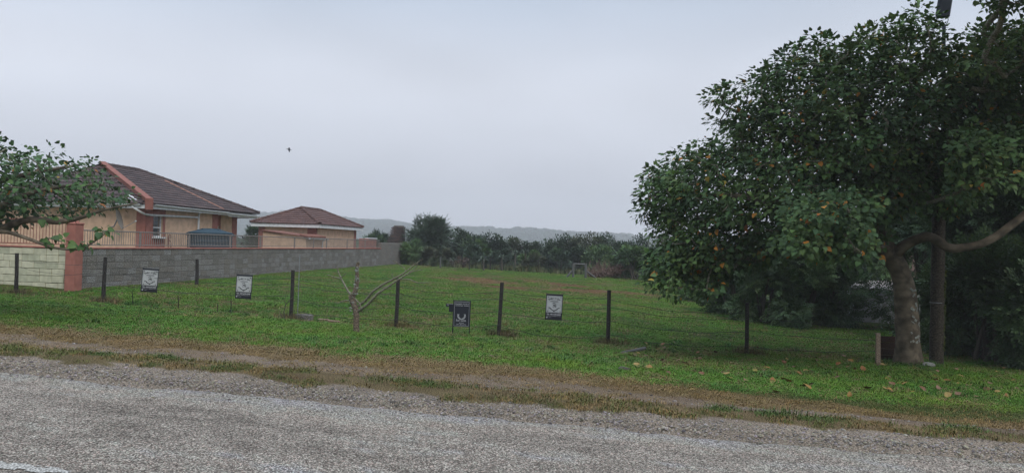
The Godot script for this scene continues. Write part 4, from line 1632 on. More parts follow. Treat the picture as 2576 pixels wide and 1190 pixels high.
func signs() -> void:
	font_sans = SystemFont.new()
	font_sans.font_names = PackedStringArray(["Droid Sans"])
	font_bold = SystemFont.new()
	font_bold.font_names = PackedStringArray(["Droid Sans"])
	font_bold.font_weight = 700
	font_serif = SystemFont.new()
	font_serif.font_names = PackedStringArray(["Droid Serif"])
	shop_sign(375.0, 706.0, -0.055, 0.20, "white and black antiques sign hanging in front of the grey block wall")
	shop_sign(612.0, 722.0, -0.035, 0.12, "white and black antiques sign hung on the wire above the bare stub stakes")
	shop_sign(1394.0, 773.0, -0.035, 0.0, "white and black antiques sign hanging on the wire between two dark posts")
	sale_board()

func back_fence() -> void:
	var t := base("back_fence", gp(0, 48.0), "thin wire fence on slim poles along the back of the plot", "fence")
	var lo := -t.position
	var ps := [[1107.0, 675.0, 647.0, 0], [1180.0, 680.0, 650.0, 1], [1233.0, 681.0, 648.0, 1], [1354.0, 686.0, 652.0, 1], [1411.0, 690.0, 655.0, 1], [1520.0, 695.0, 660.0, 1]]
	var tops := []
	for e in ps:
		var f := gnd(e[0], e[1])
		var h := at(e[0], e[2], -f.z)
		var b := MB.new()
		b.tube([lo + f + Vector3(0, -0.1, 0), lo + Vector3(f.x, h.y, f.z)], [0.05 if e[3] == 0 else 0.03, 0.045 if e[3] == 0 else 0.028], 8)
		obj("fence_post", b.mesh(), M.grey_wood if e[3] == 0 else M.post_wood, t)
		tops.append(Vector3(f.x, h.y, f.z))
	for i in tops.size() - 1:
		for k in 3:
			var m := MB.new()
			m.tube([lo + tops[i] - Vector3(0, 0.1 + 0.3 * k, 0), lo + tops[i + 1] - Vector3(0, 0.1 + 0.3 * k, 0)], [0.006, 0.006], 4, 0.0, null, false)
			obj("wire", m.mesh(), M.wire, t)
	# timber gateway with raking struts
	var a := gnd(1442.0, 698.0)
	var c := gnd(1473.0, 699.0)
	var ht := at(1442.0, 662.0, -a.z).y
	t = base("timber_gateway", a, "weathered timber gateway frame with a raking strut before the bushes", "gate")
	lo = -a
	c = Vector3(c.x, c.y, a.z)
	for p in [a, c]:
		var b := MB.new()
		b.tube([lo + p + Vector3(0, -0.1, 0), lo + Vector3(p.x, ht, p.z)], [0.075, 0.07], 10, 0.06, nz2)
		obj("gate_post", b.mesh(), M.grey_wood, t)
	var b := MB.new()
	b.tube([lo + Vector3(a.x - 0.02, ht - 0.05, a.z), lo + Vector3(c.x + 0.02, ht - 0.06, a.z)], [0.05, 0.05], 8)
	obj("lintel", b.mesh(), M.grey_wood, t)
	for e in [[a, 1.0], [c, -1.0]]:
		b = MB.new()
		var q: Vector3 = e[0]
		b.tube([lo + Vector3(q.x, ht - 0.28, q.z), lo + Vector3(q.x + 0.2 * e[1], ht - 0.07, q.z)], [0.03, 0.03], 6)
		obj("corner_brace", b.mesh(), M.grey_wood, t)
	b = MB.new()
	var sfoot := gnd(1424.0, 697.0)
	b.tube([lo + Vector3(sfoot.x, sfoot.y - 0.05, a.z), lo + Vector3(a.x, lerpf(a.y, ht, 0.55), a.z)], [0.06, 0.055], 8)
	obj("strut", b.mesh(), M.grey_wood, t)
	b = MB.new()
	b.tube([lo + Vector3(c.x, lerpf(c.y, ht, 0.5), a.z), lo + Vector3(c.x + 0.75, c.y - 0.08, a.z)], [0.05, 0.045], 8)
	obj("strut", b.mesh(), M.grey_wood, t)

# ---------------------------------------------------------------- vegetation
var leaf_meshes := {}
func leaf_mesh(kind: String) -> ArrayMesh:
	if leaf_meshes.has(kind):
		return leaf_meshes[kind]
	var b := MB.new()
	match kind:
		"heart":      # ovate pointed leaf, folded and drooping, length 1 along x
			var mid := [Vector3(0, 0, 0), Vector3(0.30, 0.02, 0), Vector3(0.62, -0.03, 0), Vector3(1.0, -0.16, 0)]
			var edge := [Vector3(-0.06, 0.04, 0.22), Vector3(0.24, 0.08, 0.45), Vector3(0.60, 0.02, 0.30)]
			for s in [-1.0, 1.0]:
				var e := []
				for q in edge: e.append(Vector3(q.x, q.y, q.z * s))
				b.flat(mid[0], e[0], e[1], Vector3.UP)
				b.flat(mid[0], e[1], mid[1], Vector3.UP)
				b.flat(mid[1], e[1], e[2], Vector3.UP)
				b.flat(mid[1], e[2], mid[2], Vector3.UP)
				b.flat(mid[2], e[2], mid[3], Vector3.UP)
		"oval":
			for s in [-1.0, 1.0]:
				b.flat(Vector3(0, 0, 0), Vector3(0.45, 0.05, 0.27 * s), Vector3(0.5, 0, 0), Vector3.UP)
				b.flat(Vector3(0.5, 0, 0), Vector3(0.45, 0.05, 0.27 * s), Vector3(1, -0.05, 0), Vector3.UP)
		"spray":      # five small leaves on a twig, length 1
			for i in 6:
				var x := 0.12 + 0.15 * i
				var s := 1.0 if i % 2 == 0 else -1.0
				var d := Vector3(0.45, 0.06 * ((i % 3) - 1), 0.85 * s).normalized() if i < 5 else Vector3(1, 0, 0.1)
				var side := d.cross(Vector3.UP).normalized()
				var o := Vector3(x, 0, 0)
				var l := 0.42
				b.flat(o, o + d * l * 0.5 + side * 0.12 + Vector3(0, 0.03, 0), o + d * l, Vector3.UP)
				b.flat(o, o + d * l * 0.5 - side * 0.12 + Vector3(0, 0.03, 0), o + d * l, Vector3.UP)
		"needle":
			for i in 9:
				var a := TAU * i / 9.0
				var d := Vector3(0.7, 0.5 * cos(a), 0.5 * sin(a)).normalized()
				var o := Vector3(0.08 * i, 0, 0)
				var side := d.cross(Vector3(0.3, 1, 0.2)).normalized() * 0.035
				b.flat(o - side, o + side, o + d * 0.45, Vector3(0, cos(a), sin(a)))
	leaf_meshes[kind] = b.mesh()
	return leaf_meshes[kind]

func leaf_basis(dir: Vector3, up: Vector3, s: float) -> Basis:
	var x := dir.normalized()
	var z := x.cross(up)
	if z.length() < 0.01:
		z = x.cross(Vector3(0.3, 0.2, 1))
	z = z.normalized()
	var y := z.cross(x)
	return Basis(x * s, y * s, z * s)

func rnd_unit(r: RandomNumberGenerator) -> Vector3:
	var z := r.randf_range(-1, 1)
	var a := r.randf() * TAU
	var k := sqrt(1.0 - z * z)
	return Vector3(k * cos(a), z, k * sin(a))

func vary(c: Color, r: RandomNumberGenerator, k := 0.3) -> Color:
	var f := 1.0 + r.randf_range(-k, k)
	return Color(c.r * f * (1.0 + r.randf_range(-0.12, 0.12)), c.g * f, c.b * f * (1.0 + r.randf_range(-0.2, 0.2)))

# Branches from a set of limbs out to clusters. limbs: [[points], [radii]] in world space.
func branch_out(lo: Vector3, limbs: Array, clusters: Array, r: RandomNumberGenerator, tip := 0.010, gain := 0.006) -> ArrayMesh:
	var nodes := []
	var par := []
	for l in limbs:
		var ps: Array = l[0]
		for i in ps.size() - 1:
			for k in 4:
				nodes.append((ps[i] as Vector3).lerp(ps[i + 1], k / 4.0))
				par.append(-1)
		nodes.append(ps[ps.size() - 1])
		par.append(-1)
	var root: Vector3 = limbs[0][0][0]
	var order := range(clusters.size())
	var key := []
	for c in clusters: key.append((c as Vector3).distance_to(root))
	order.sort_custom(func(a, b): return key[a] < key[b])
	var weight := []
	weight.resize(nodes.size())
	weight.fill(0.0)
	var chains := []
	for ci in order:
		var c: Vector3 = clusters[ci]
		var best := 0
		var bd := 1e9
		for j in nodes.size():
			var n: Vector3 = nodes[j]
			var dd := n.distance_squared_to(c)
			if dd < bd and n.distance_squared_to(root) < c.distance_squared_to(root) + 1.5:
				bd = dd
				best = j
		var a: Vector3 = nodes[best]
		var L := a.distance_to(c)
		var k := maxi(2, int(ceil(L / 0.35)))
		var bow := rnd_unit(r) * L * 0.14 + Vector3(0, -0.10 * L, 0)
		var last := best
		var ids := [best]
		for i in range(1, k + 1):
			var f := float(i) / k
			nodes.append(a.lerp(c, f) + bow * 4.0 * f * (1.0 - f) * 0.6)
			par.append(last)
			weight.append(0.0)
			last = nodes.size() - 1
			ids.append(last)
		chains.append(ids)
	for ids in chains:
		var j: int = ids[ids.size() - 1]
		while j >= 0:
			weight[j] += 1.0
			j = par[j]
	var b := MB.new()
	for ids in chains:
		var ps := []
		var rs := []
		for i in ids.size():
			ps.append(lo + nodes[ids[i]])
			var ld: float = weight[ids[maxi(i, 1)]]
			rs.append(minf(tip * 0.6 + gain * sqrt(ld), 0.055))
		b.tube(ps, rs, 5, 0.0, null, false)
	return b.mesh()

# scatter leaves round clusters; returns [transforms, colours, facing distances]
func leaf_cloud(clusters: Array, lo: Vector3, centre: Vector3, per: int, rad: float, size: float, cols: Array, r: RandomNumberGenerator, droop := 0.35, flat_y := 0.75) -> Array:
	var ts := []
	var cs := []
	for c: Vector3 in clusters:
		var tone := r.randf_range(0.75, 1.3)
		var base_c: Color = cols[r.randi_range(0, cols.size() - 1)]
		for i in per:
			var d := rnd_unit(r)
			var k := rad * pow(r.randf(), 0.45)
			var p := c + Vector3(d.x * k, d.y * k * flat_y, d.z * k)
			var out := (p - centre).normalized()
			var dir := (d + out * 0.5 + Vector3(0, -droop, 0) + rnd_unit(r) * 0.5).normalized()
			var up := (Vector3.UP * 0.9 + out * 0.7 + rnd_unit(r) * 0.55).normalized()
			var s := size * r.randf_range(0.5, 1.45)
			ts.append(Transform3D(leaf_basis(dir, up, s), lo + p))
			var col := vary(base_c, r, 0.28)
			if r.randf() < 0.02:
				col = Color(0.34, 0.15, 0.03) if r.randf() < 0.6 else Color(0.30, 0.22, 0.045)
			cs.append(Color(col.r * tone, col.g * tone, col.b * tone))
	return [ts, cs]

# clusters inside an outline drawn at depth d0 and inflated to a rounded crown
func crown_clusters(poly: PackedVector2Array, d0: float, thick: float, count: int, gap: float, r: RandomNumberGenerator, shell := 0.65, inset := 0.1) -> Array:
	var lo := Vector2(1e9, 1e9)
	var hi := Vector2(-1e9, -1e9)
	for p in poly:
		lo = lo.min(p)
		hi = hi.max(p)
	var out := []
	var tries := 0
	while out.size() < count and tries < count * 40:
		tries += 1
		var uv := Vector2(r.randf_range(lo.x, hi.x), r.randf_range(lo.y, hi.y))
		if not Geometry2D.is_point_in_polygon(uv, poly):
			continue
		var e := 1e9
		for i in poly.size():
			var q := Geometry2D.get_closest_point_to_segment(uv, poly[i], poly[(i + 1) % poly.size()])
			e = minf(e, q.distance_to(uv))
		var em := e / F * d0
		if em < inset:
			continue
		var T := minf(thick, 1.25 * sqrt(em * 1.6))
		var dz := r.randf_range(-T, T)
		if r.randf() < shell:
			dz = -T * r.randf_range(0.7, 1.0)
		# keep each point where it was sampled at the crown's own depth
		var p := at(uv.x, uv.y, d0)
		p.z -= dz
		p.x += 0.0
		var ok := true
		for o: Vector3 in out:
			if o.distance_squared_to(p) < gap * gap:
				ok = false
				break
		if ok:
			out.append(p)
	return out

# a free-standing bush or small tree: lobes of leaves on a few stems
func bush(called: String, label: String, cat: String, group: String, foot: Vector3, w: float, h: float, dp: float, leaves: int, size: float, kind: String, cols: Array, sd: int, bare := 0.0, ragged := 0.25) -> Node3D:
	var r := RandomNumberGenerator.new()
	r.seed = sd
	var t := base(called, foot, label, cat, group)
	var lobes := []
	var nl := maxi(6, int(w * h * 1.6))
	var cc := Vector3(0, bare + (h - bare) * 0.5, 0)
	for i in nl:
		var d := rnd_unit(r)
		d.y = absf(d.y) * 1.0 - 0.35
		var p := cc + Vector3(d.x * w * 0.40, d.y * (h - bare) * 0.42, d.z * dp * 0.40) * r.randf_range(0.6, 1.0)
		lobes.append([p, r.randf_range(0.14, 0.24) * minf(w, h)])
	for i in 4:
		var a := r.randf() * TAU
		lobes.append([Vector3(cos(a) * w * 0.33, bare + 0.14 * h, sin(a) * dp * 0.33), 0.2 * minf(w, h)])
	var ts := []
	var cs := []
	for i in leaves:
		var l: Array = lobes[r.randi_range(0, lobes.size() - 1)]
		var d := rnd_unit(r)
		var k: float = l[1] * (pow(r.randf(), 0.35) + ragged * maxf(0.0, r.randfn() * 0.5))
		var p: Vector3 = l[0] + d * k
		p.y = maxf(p.y, bare + 0.02 + r.randf() * 0.15)
		var out := (p - Vector3(0, cc.y * 0.8, 0)).normalized()
		var dir := (d + out * 0.8 + rnd_unit(r) * 0.6).normalized()
		var up := (Vector3.UP + out * 0.8 + rnd_unit(r) * 0.6).normalized()
		ts.append(Transform3D(leaf_basis(dir, up, size * r.randf_range(0.6, 1.3)), p))
		var base_c: Color = cols[int(absf(sin(l[0].x * 7.0 + l[0].y * 5.0)) * cols.size()) % cols.size()]
		cs.append(vary(base_c, r, 0.3))
	var b := MB.new()
	for i in maxi(3, mini(9, lobes.size())):
		var e: Vector3 = lobes[i][0]
		var f := Vector3(r.randf_range(-0.1, 0.1) * w, -0.1, r.randf_range(-0.1, 0.1) * dp)
		b.tube([f, f.lerp(e, 0.5) + rnd_unit(r) * 0.1, e], [0.02 + 0.012 * h, 0.015 + 0.006 * h, 0.01], 6, 0.0, null, false)
	obj("trunk", b.mesh(), M.twig, t)
	multi("crown", leaf_mesh(kind), M.bushleaf, ts, cs, t)
	return t

func bush_px(called: String, label: String, cat: String, group: String, u: float, vtop: float, hw: float, d: float, leaves: int, size: float, kind: String, cols: Array, sd: int, ragged := 0.25, depth := 0.0) -> Node3D:
	var p := at(u, 650.0, d)
	var foot := Vector3(p.x, gy(p.x, p.z) - 0.05, p.z)
	var top := at(u, vtop - 12.0, d).y
	var w := hw * 2.0 / F * d
	return bush(called, label, cat, group, foot, w, top - foot.y, w if depth == 0.0 else depth, leaves, size, kind, cols, sd, 0.0, ragged)

func back_bushes() -> void:
	var dark := [Color(0.026, 0.048, 0.026), Color(0.036, 0.062, 0.032), Color(0.046, 0.074, 0.040)]
	var mid := [Color(0.040, 0.074, 0.030), Color(0.054, 0.096, 0.036), Color(0.034, 0.060, 0.032)]
	var light := [Color(0.070, 0.130, 0.042), Color(0.060, 0.112, 0.040), Color(0.085, 0.145, 0.046)]
	var olive := [Color(0.060, 0.078, 0.036), Color(0.048, 0.068, 0.032), Color(0.07, 0.08, 0.042)]
	var g := "bushes behind the plot"
	bush_px("broadleaf_tree", "tall dark grey-green broadleaf tree standing beside the wall's far end", "tree", "", 1075, 537, 62, 54.0, 7000, 0.24, "spray", dark, 301, 0.45)
	bush_px("light_bush", "bright green bush against the far end of the block wall", "bush", "", 1046, 612, 42, 51.5, 2600, 0.24, "spray", light, 302)
	bush_px("low_bush", "low grey-green scrub beneath the tall broadleaf tree", "bush", "", 1100, 632, 55, 50.5, 2600, 0.24, "spray", olive, 303)
	var row := [[1150, 578, 40, 57], [1185, 590, 45, 56], [1235, 596, 45, 56.5], [1290, 606, 45, 57], [1335, 614, 40, 56.5], [1380, 606, 42, 58], [1425, 592, 45, 57.5], [1470, 584, 50, 57], [1525, 582, 46, 57.5], [1572, 588, 42, 58], [1620, 594, 46, 58.5], [1680, 598, 55, 58]]
	for i in row.size():
		var e: Array = row[i]
		bush_px("dense_bush", "dense dark green bush in the thicket behind the plot", "bush", g, e[0], e[1] - 8 - (8 if e[0] > 1400 else 0), e[2] + 6, e[3], 7000, 0.17, "oval", [dark, mid, dark, olive][i % 4], 310 + i, 0.15)
	var front := [[1190, 628, 50, 53], [1270, 640, 48, 53], [1335, 645, 40, 52.5], [1400, 640, 45, 53], [1455, 632, 50, 53.5], [1510, 628, 50, 53]]
	for i in front.size():
		var e: Array = front[i]
		bush_px("dense_bush", "dense dark green bush in the thicket behind the plot", "bush", g, e[0], e[1] - 6, e[2] + 6, e[3], 5200, 0.16, "oval", [mid, dark, light][i % 3], 330 + i, 0.15)
	bush_px("olive_bush", "rounded olive green bush in front of the dark thicket", "bush", "", 1345, 650, 42, 50.0, 2400, 0.2, "spray", olive, 340)
	bush_px("brown_bush", "low brownish thorny bush by the back fence", "bush", "", 1155, 656, 26, 50.0, 900, 0.2, "oval", [Color(0.10, 0.065, 0.05), Color(0.08, 0.06, 0.045)], 341)
	bush_px("bright_bush", "large bright green bush beside the pile of dead brush", "bush", "", 1598, 626, 70, 45.5, 8000, 0.17, "oval", light, 342)
	bush_px("spreading_bush", "mid green spreading bush next to the overhanging tree", "bush", "", 1690, 632, 64, 44.0, 6000, 0.17, "oval", mid, 343)
	for e in [[1203, 588, 10, 55, 344], [1219, 596, 9, 55, 345]]:
		bush_px("spire_shrub", "slim pointed shrub rising above the thicket", "shrub", "spire shrubs in the thicket", e[0], e[1], e[2], e[3], 700, 0.22, "spray", light, e[4], 0.1)
	# beyond the yard
	for e in [[944, 562, 14, 60, 350], [962, 557, 14, 61, 351]]:
		bush_px("conifer", "dark ragged conifer behind the outbuilding", "tree", "conifers behind the outbuilding", e[0], e[1], e[2], e[3], 1500, 0.34, "needle", dark, e[4], 0.6)
	for e in [[945, 585, 30, 57, 352], [985, 590, 32, 58, 353], [1010, 598, 26, 57, 354]]:
		bush_px("yard_bush", "green bush growing behind the outbuilding and barbecue", "bush", "bushes behind the yard", e[0], e[1], e[2], e[3], 1800, 0.26, "spray", mid, e[4])
	bush_px("gap_bush", "green bush in the gap between house and outbuilding", "bush", "", 634, 570, 30, 50.0, 1800, 0.26, "spray", mid, 355)
	# aloes on stems
	var ar := RandomNumberGenerator.new()
	ar.seed = 61
	for e in [[1296, 636, 8], [1322, 634, 9], [1262, 648, 7], [1140, 655, 7], [1215, 652, 7]]:
		var foot := gnd(e[0], 684.0 if e[0] > 1200 else 676.0)
		foot.z -= 1.0
		foot.y = gy(foot.x, foot.z)
		var top := at(e[0], e[1], -foot.z)
		var t := base("aloe", foot, "grey-green rosette of aloe leaves on a stem at the thicket's edge", "aloe", "aloes at the edge of the thicket")
		var b := MB.new()
		b.tube([Vector3(0, -0.05, 0), top - foot], [0.06, 0.05], 7)
		obj("stem", b.mesh(), M.twig, t)
		b = MB.new()
		for i in 22:
			var a := ar.randf() * TAU
			var up := ar.randf_range(-0.15, 0.9)
			var dir := Vector3(cos(a), up, sin(a)).normalized()
			var L := ar.randf_range(0.35, 0.55)
			var o := top - foot
			var sd := dir.cross(Vector3.UP).normalized() * 0.035
			var m := o + dir * L * 0.6
			var tip := o + dir * L + Vector3(0, -0.12, 0)
			b.quad(o - sd, o + sd, m + sd * 0.8, m - sd * 0.8, Vector3.UP)
			b.flat(m - sd * 0.8, m + sd * 0.8, tip, Vector3.UP)
		obj("leaf_rosette", b.mesh(), mat(lin(0.085, 0.115, 0.075), 0.6), t)
	# heap of dead brush
	var bf := gnd(1512.0, 699.0)
	var t := base("brush_heap", bf, "heap of dead reddish brown branches beside the gateway", "brush heap")
	var br := RandomNumberGenerator.new()
	br.seed = 62
	var b := MB.new()
	for i in 150:
		var p := Vector3(br.randf_range(-0.8, 1.0), 0, br.randf_range(-0.7, 0.4))
		p.y = br.randf_range(0.0, 0.25) + maxf(0.0, p.x) * 0.55 * br.randf()
		var d := Vector3(br.randf_range(-0.4, 1.0), br.randf_range(0.0, 0.9), br.randf_range(-0.6, 0.6)).normalized()
		var L := br.randf_range(0.4, 1.2)
		b.tube([p, p + d * L * 0.5 + rnd_unit(br) * 0.06, p + d * L], [0.018, 0.012, 0.005], 4, 0.0, null, false)
	obj("branches", b.mesh(), mat(lin(0.155, 0.10, 0.075), 0.95), t)
	var ts := []
	var cs := []
	for i in 900:
		var p := Vector3(br.randf_range(-0.7, 1.3), 0, br.randf_range(-0.7, 0.4))
		p.y = br.randf_range(0.05, 0.35) + maxf(0.0, p.x) * 0.62 * br.randf()
		ts.append(Transform3D(leaf_basis(rnd_unit(br), Vector3.UP + rnd_unit(br), 0.13), p))
		cs.append(vary(Color(0.14, 0.085, 0.065), br, 0.4))
	multi("dead_leaves", leaf_mesh("oval"), M.bushleaf, ts, cs, t)
	# rank grass and weeds along the back edge
	ts = []
	cs = []
	var tm := tuft_mesh(0.55, 14, 0.012, 0.12, 88)
	for i in 420:
		var x := br.randf_range(-7.0, 9.5)
		var q := 48.2 + br.randf_range(-0.5, 1.6)
		var p := gp(x, q)
		ts.append(Transform3D(Basis(Vector3.UP, br.randf() * TAU).scaled(Vector3.ONE * br.randf_range(0.5, 1.2)), p))
		cs.append(vary(Color(0.15, 0.14, 0.07) if br.randf() < 0.5 else Color(0.08, 0.11, 0.04), br))
	tag(multi("rank_grass", tm, M.blade, ts, cs), "rank dry grass along the back edge of the lawn", "grass")

func right_hedge() -> void:
	var deep := [Color(0.060, 0.106, 0.036), Color(0.070, 0.118, 0.040), Color(0.052, 0.090, 0.036)]
	var g := "dark bushes along the right side of the plot"
	var row := [[1700, 715, 630, 60, 2.2], [1790, 768, 620, 70, 1.6], [1860, 805, 600, 78, 1.5], [1935, 826, 580, 85, 1.4], [2025, 832, 570, 88, 1.4], [2115, 830, 560, 85, 1.5], [2000, 790, 520, 120, 3.6], [2130, 800, 500, 120, 3.8], [2230, 815, 470, 120, 4.2]]
	for i in row.size():
		var e: Array = row[i]
		var f := gnd(e[0], e[1])
		bush_px("hedge_bush", "dark bush in the hedge under the spreading tree", "bush", g, e[0], e[2], e[3], -f.z + e[4], 5200, 0.20, "spray", deep, 400 + i, 0.3, 2.8)
	var g2 := "dense dark trees behind the lamp pole"
	var tall := [[2330, 330, 130, 23.0], [2440, 150, 130, 20.5], [2545, 90, 130, 19.5], [2660, 60, 150, 18.5], [2480, 560, 110, 17.8], [2590, 560, 120, 17.0], [2400, 640, 90, 20.0], [2700, 420, 140, 17.0]]
	for i in tall.size():
		var e: Array = tall[i]
		bush_px("hedge_tree", "dense dark hedge tree behind the lamp pole", "tree", g2, e[0], e[1], e[2], e[3], 7000, 0.24, "spray", deep, 420 + i, 0.3, 3.4)

func pruned_tree() -> void:
	var foot := gnd(896.0, 838.0)
	var d := -foot.z
	var t := base("pruned_tree", foot, "small hard-pruned bare tree with lichened trunk on the verge", "tree")
	var lo := -foot
	var b := MB.new()
	var pts := []
	var rs := []
	for e in [[897, 842, 15], [896, 835, 12], [895, 815, 10.5], [896, 795, 10.5], [893, 775, 11], [886, 758, 11.5], [884, 748, 11], [891, 738, 8.5], [896, 722, 7.5], [898, 700, 7], [897, 680, 6.5], [899, 664, 6.5]]:
		pts.append(lo + at(e[0], e[1], d))
		rs.append(e[2] * 0.70 / F * d)
	b.tube(pts, rs, 14, 0.22, nz2)
	obj("trunk", b.mesh(), M.bark_pale, t)
	b = MB.new()
	b.tube([lo + at(899, 664, d), lo + at(902, 660, d - 0.02)], [0.040, 0.02], 8, 0.2, nz2)
	obj("cut_top", b.mesh(), M.bark, t)
	var limbs := [
		[[[898, 772, 0.0, 4.5], [920, 755, -0.1, 4.2], [935, 735, -0.2, 4.0], [960, 717, -0.3, 3.8], [990, 702, -0.35, 3.4], [1015, 688, -0.4, 2.8], [1040, 668, -0.4, 2.0], [1063, 652, -0.45, 1.2]]],
		[[[898, 785, 0.0, 5.0], [925, 766, -0.25, 4.5], [950, 738, -0.35, 4.0], [975, 722, -0.4, 3.6], [1000, 705, -0.45, 3.0], [1020, 692, -0.5, 2.6], [1040, 682, -0.5, 1.8], [1062, 679, -0.5, 1.0]]],
		[[[886, 750, 0.0, 4.0], [872, 728, 0.1, 3.4], [858, 702, 0.15, 3.0], [850, 685, 0.2, 2.0], [846, 667, 0.2, 1.2]]],
		[[[855, 700, 0.15, 2.2], [838, 697, 0.15, 1.8], [822, 691, 0.15, 1.2]]],
		[[[856, 698, 0.15, 1.8], [864, 694, 0.1, 1.4], [869, 687, 0.1, 1.0]]],
		[[[890, 750, 0.0, 3.2], [905, 765, -0.05, 3.0], [909, 785, -0.05, 3.0]]],
		[[[886, 757, -0.05, 2.2], [868, 756, 0.05, 2.0], [848, 763, 0.1, 1.4], [842, 759, 0.1, 1.0]]],
		[[[1000, 703, -0.4, 2.0], [1030, 703, -0.5, 1.8], [1050, 712, -0.5, 1.6], [1078, 711, -0.5, 1.0]]],
		[[[1020, 684, -0.4, 1.8], [1015, 672, -0.4, 1.6], [1000, 663, -0.4, 1.4], [987, 655, -0.4, 1.0]]],
		[[[1028, 685, -0.5, 1.6], [1042, 676, -0.5, 1.4], [1050, 668, -0.5, 1.0]]],
		[[[990, 700, -0.4, 1.4], [985, 692, -0.4, 1.2], [988, 687, -0.4, 1.0]]],
		[[[950, 735, -0.3, 1.6], [968, 742, -0.35, 1.4], [985, 735, -0.35, 1.0]]],
		[[[958, 722, -0.3, 1.6], [975, 728, -0.35, 1.2], [985, 727, -0.35, 1.0]]],
		[[[884, 752, -0.1, 1.6], [884, 742, -0.15, 1.4], [896, 730, -0.2, 1.2], [903, 722, -0.2, 0.9]]],
	]
	for l in limbs:
		b = MB.new()
		pts = []
		rs = []
		for e in l[0]:
			pts.append(lo + at(e[0], e[1], d + e[2]))
			rs.append(maxf(e[3] * 0.74 / F * d, 0.007))
		b.tube(pts, rs, 8, 0.15, nz2)
		obj("branch", b.mesh(), M.bark_grey, t)
	# lichen and a few shoots
	var r := RandomNumberGenerator.new()
	r.seed = 70
	b = MB.new()
	for i in 60:
		var v := r.randf_range(668.0, 790.0)
		var u := 897.0 if v < 735.0 else 889.0
		var a := r.randf() * PI
		var p := lo + at(u, v, d) + Vector3(cos(a), 0, sin(a)) * (0.05 if v < 735.0 else 0.074)
		b.cbox(Transform3D(Basis(rnd_unit(r), r.randf() * TAU), p), Vector3(0.03, 0.022, 0.022) * r.randf_range(0.5, 1.5), 0.006)
	obj("lichen", b.mesh(), M.lichen, t)

func limb_pts(list: Array) -> Array:
	var p := []
	var r := []
	for e in list:
		p.append(at(e[0], e[1], e[2]))
		r.append(e[3])
	# smooth by subdivision
	var ps := []
	var rs := []
	for i in p.size() - 1:
		var a: Vector3 = p[maxi(i - 1, 0)]
		var b: Vector3 = p[i]
		var c: Vector3 = p[i + 1]
		var d: Vector3 = p[mini(i + 2, p.size() - 1)]
		for k in 4:
			var f := k / 4.0
			ps.append(b.cubic_interpolate(c, a, d, f))
			rs.append(lerpf(r[i], r[i + 1], f))
	ps.append(p[p.size() - 1])
	rs.append(r[r.size() - 1])
	return [ps, rs]

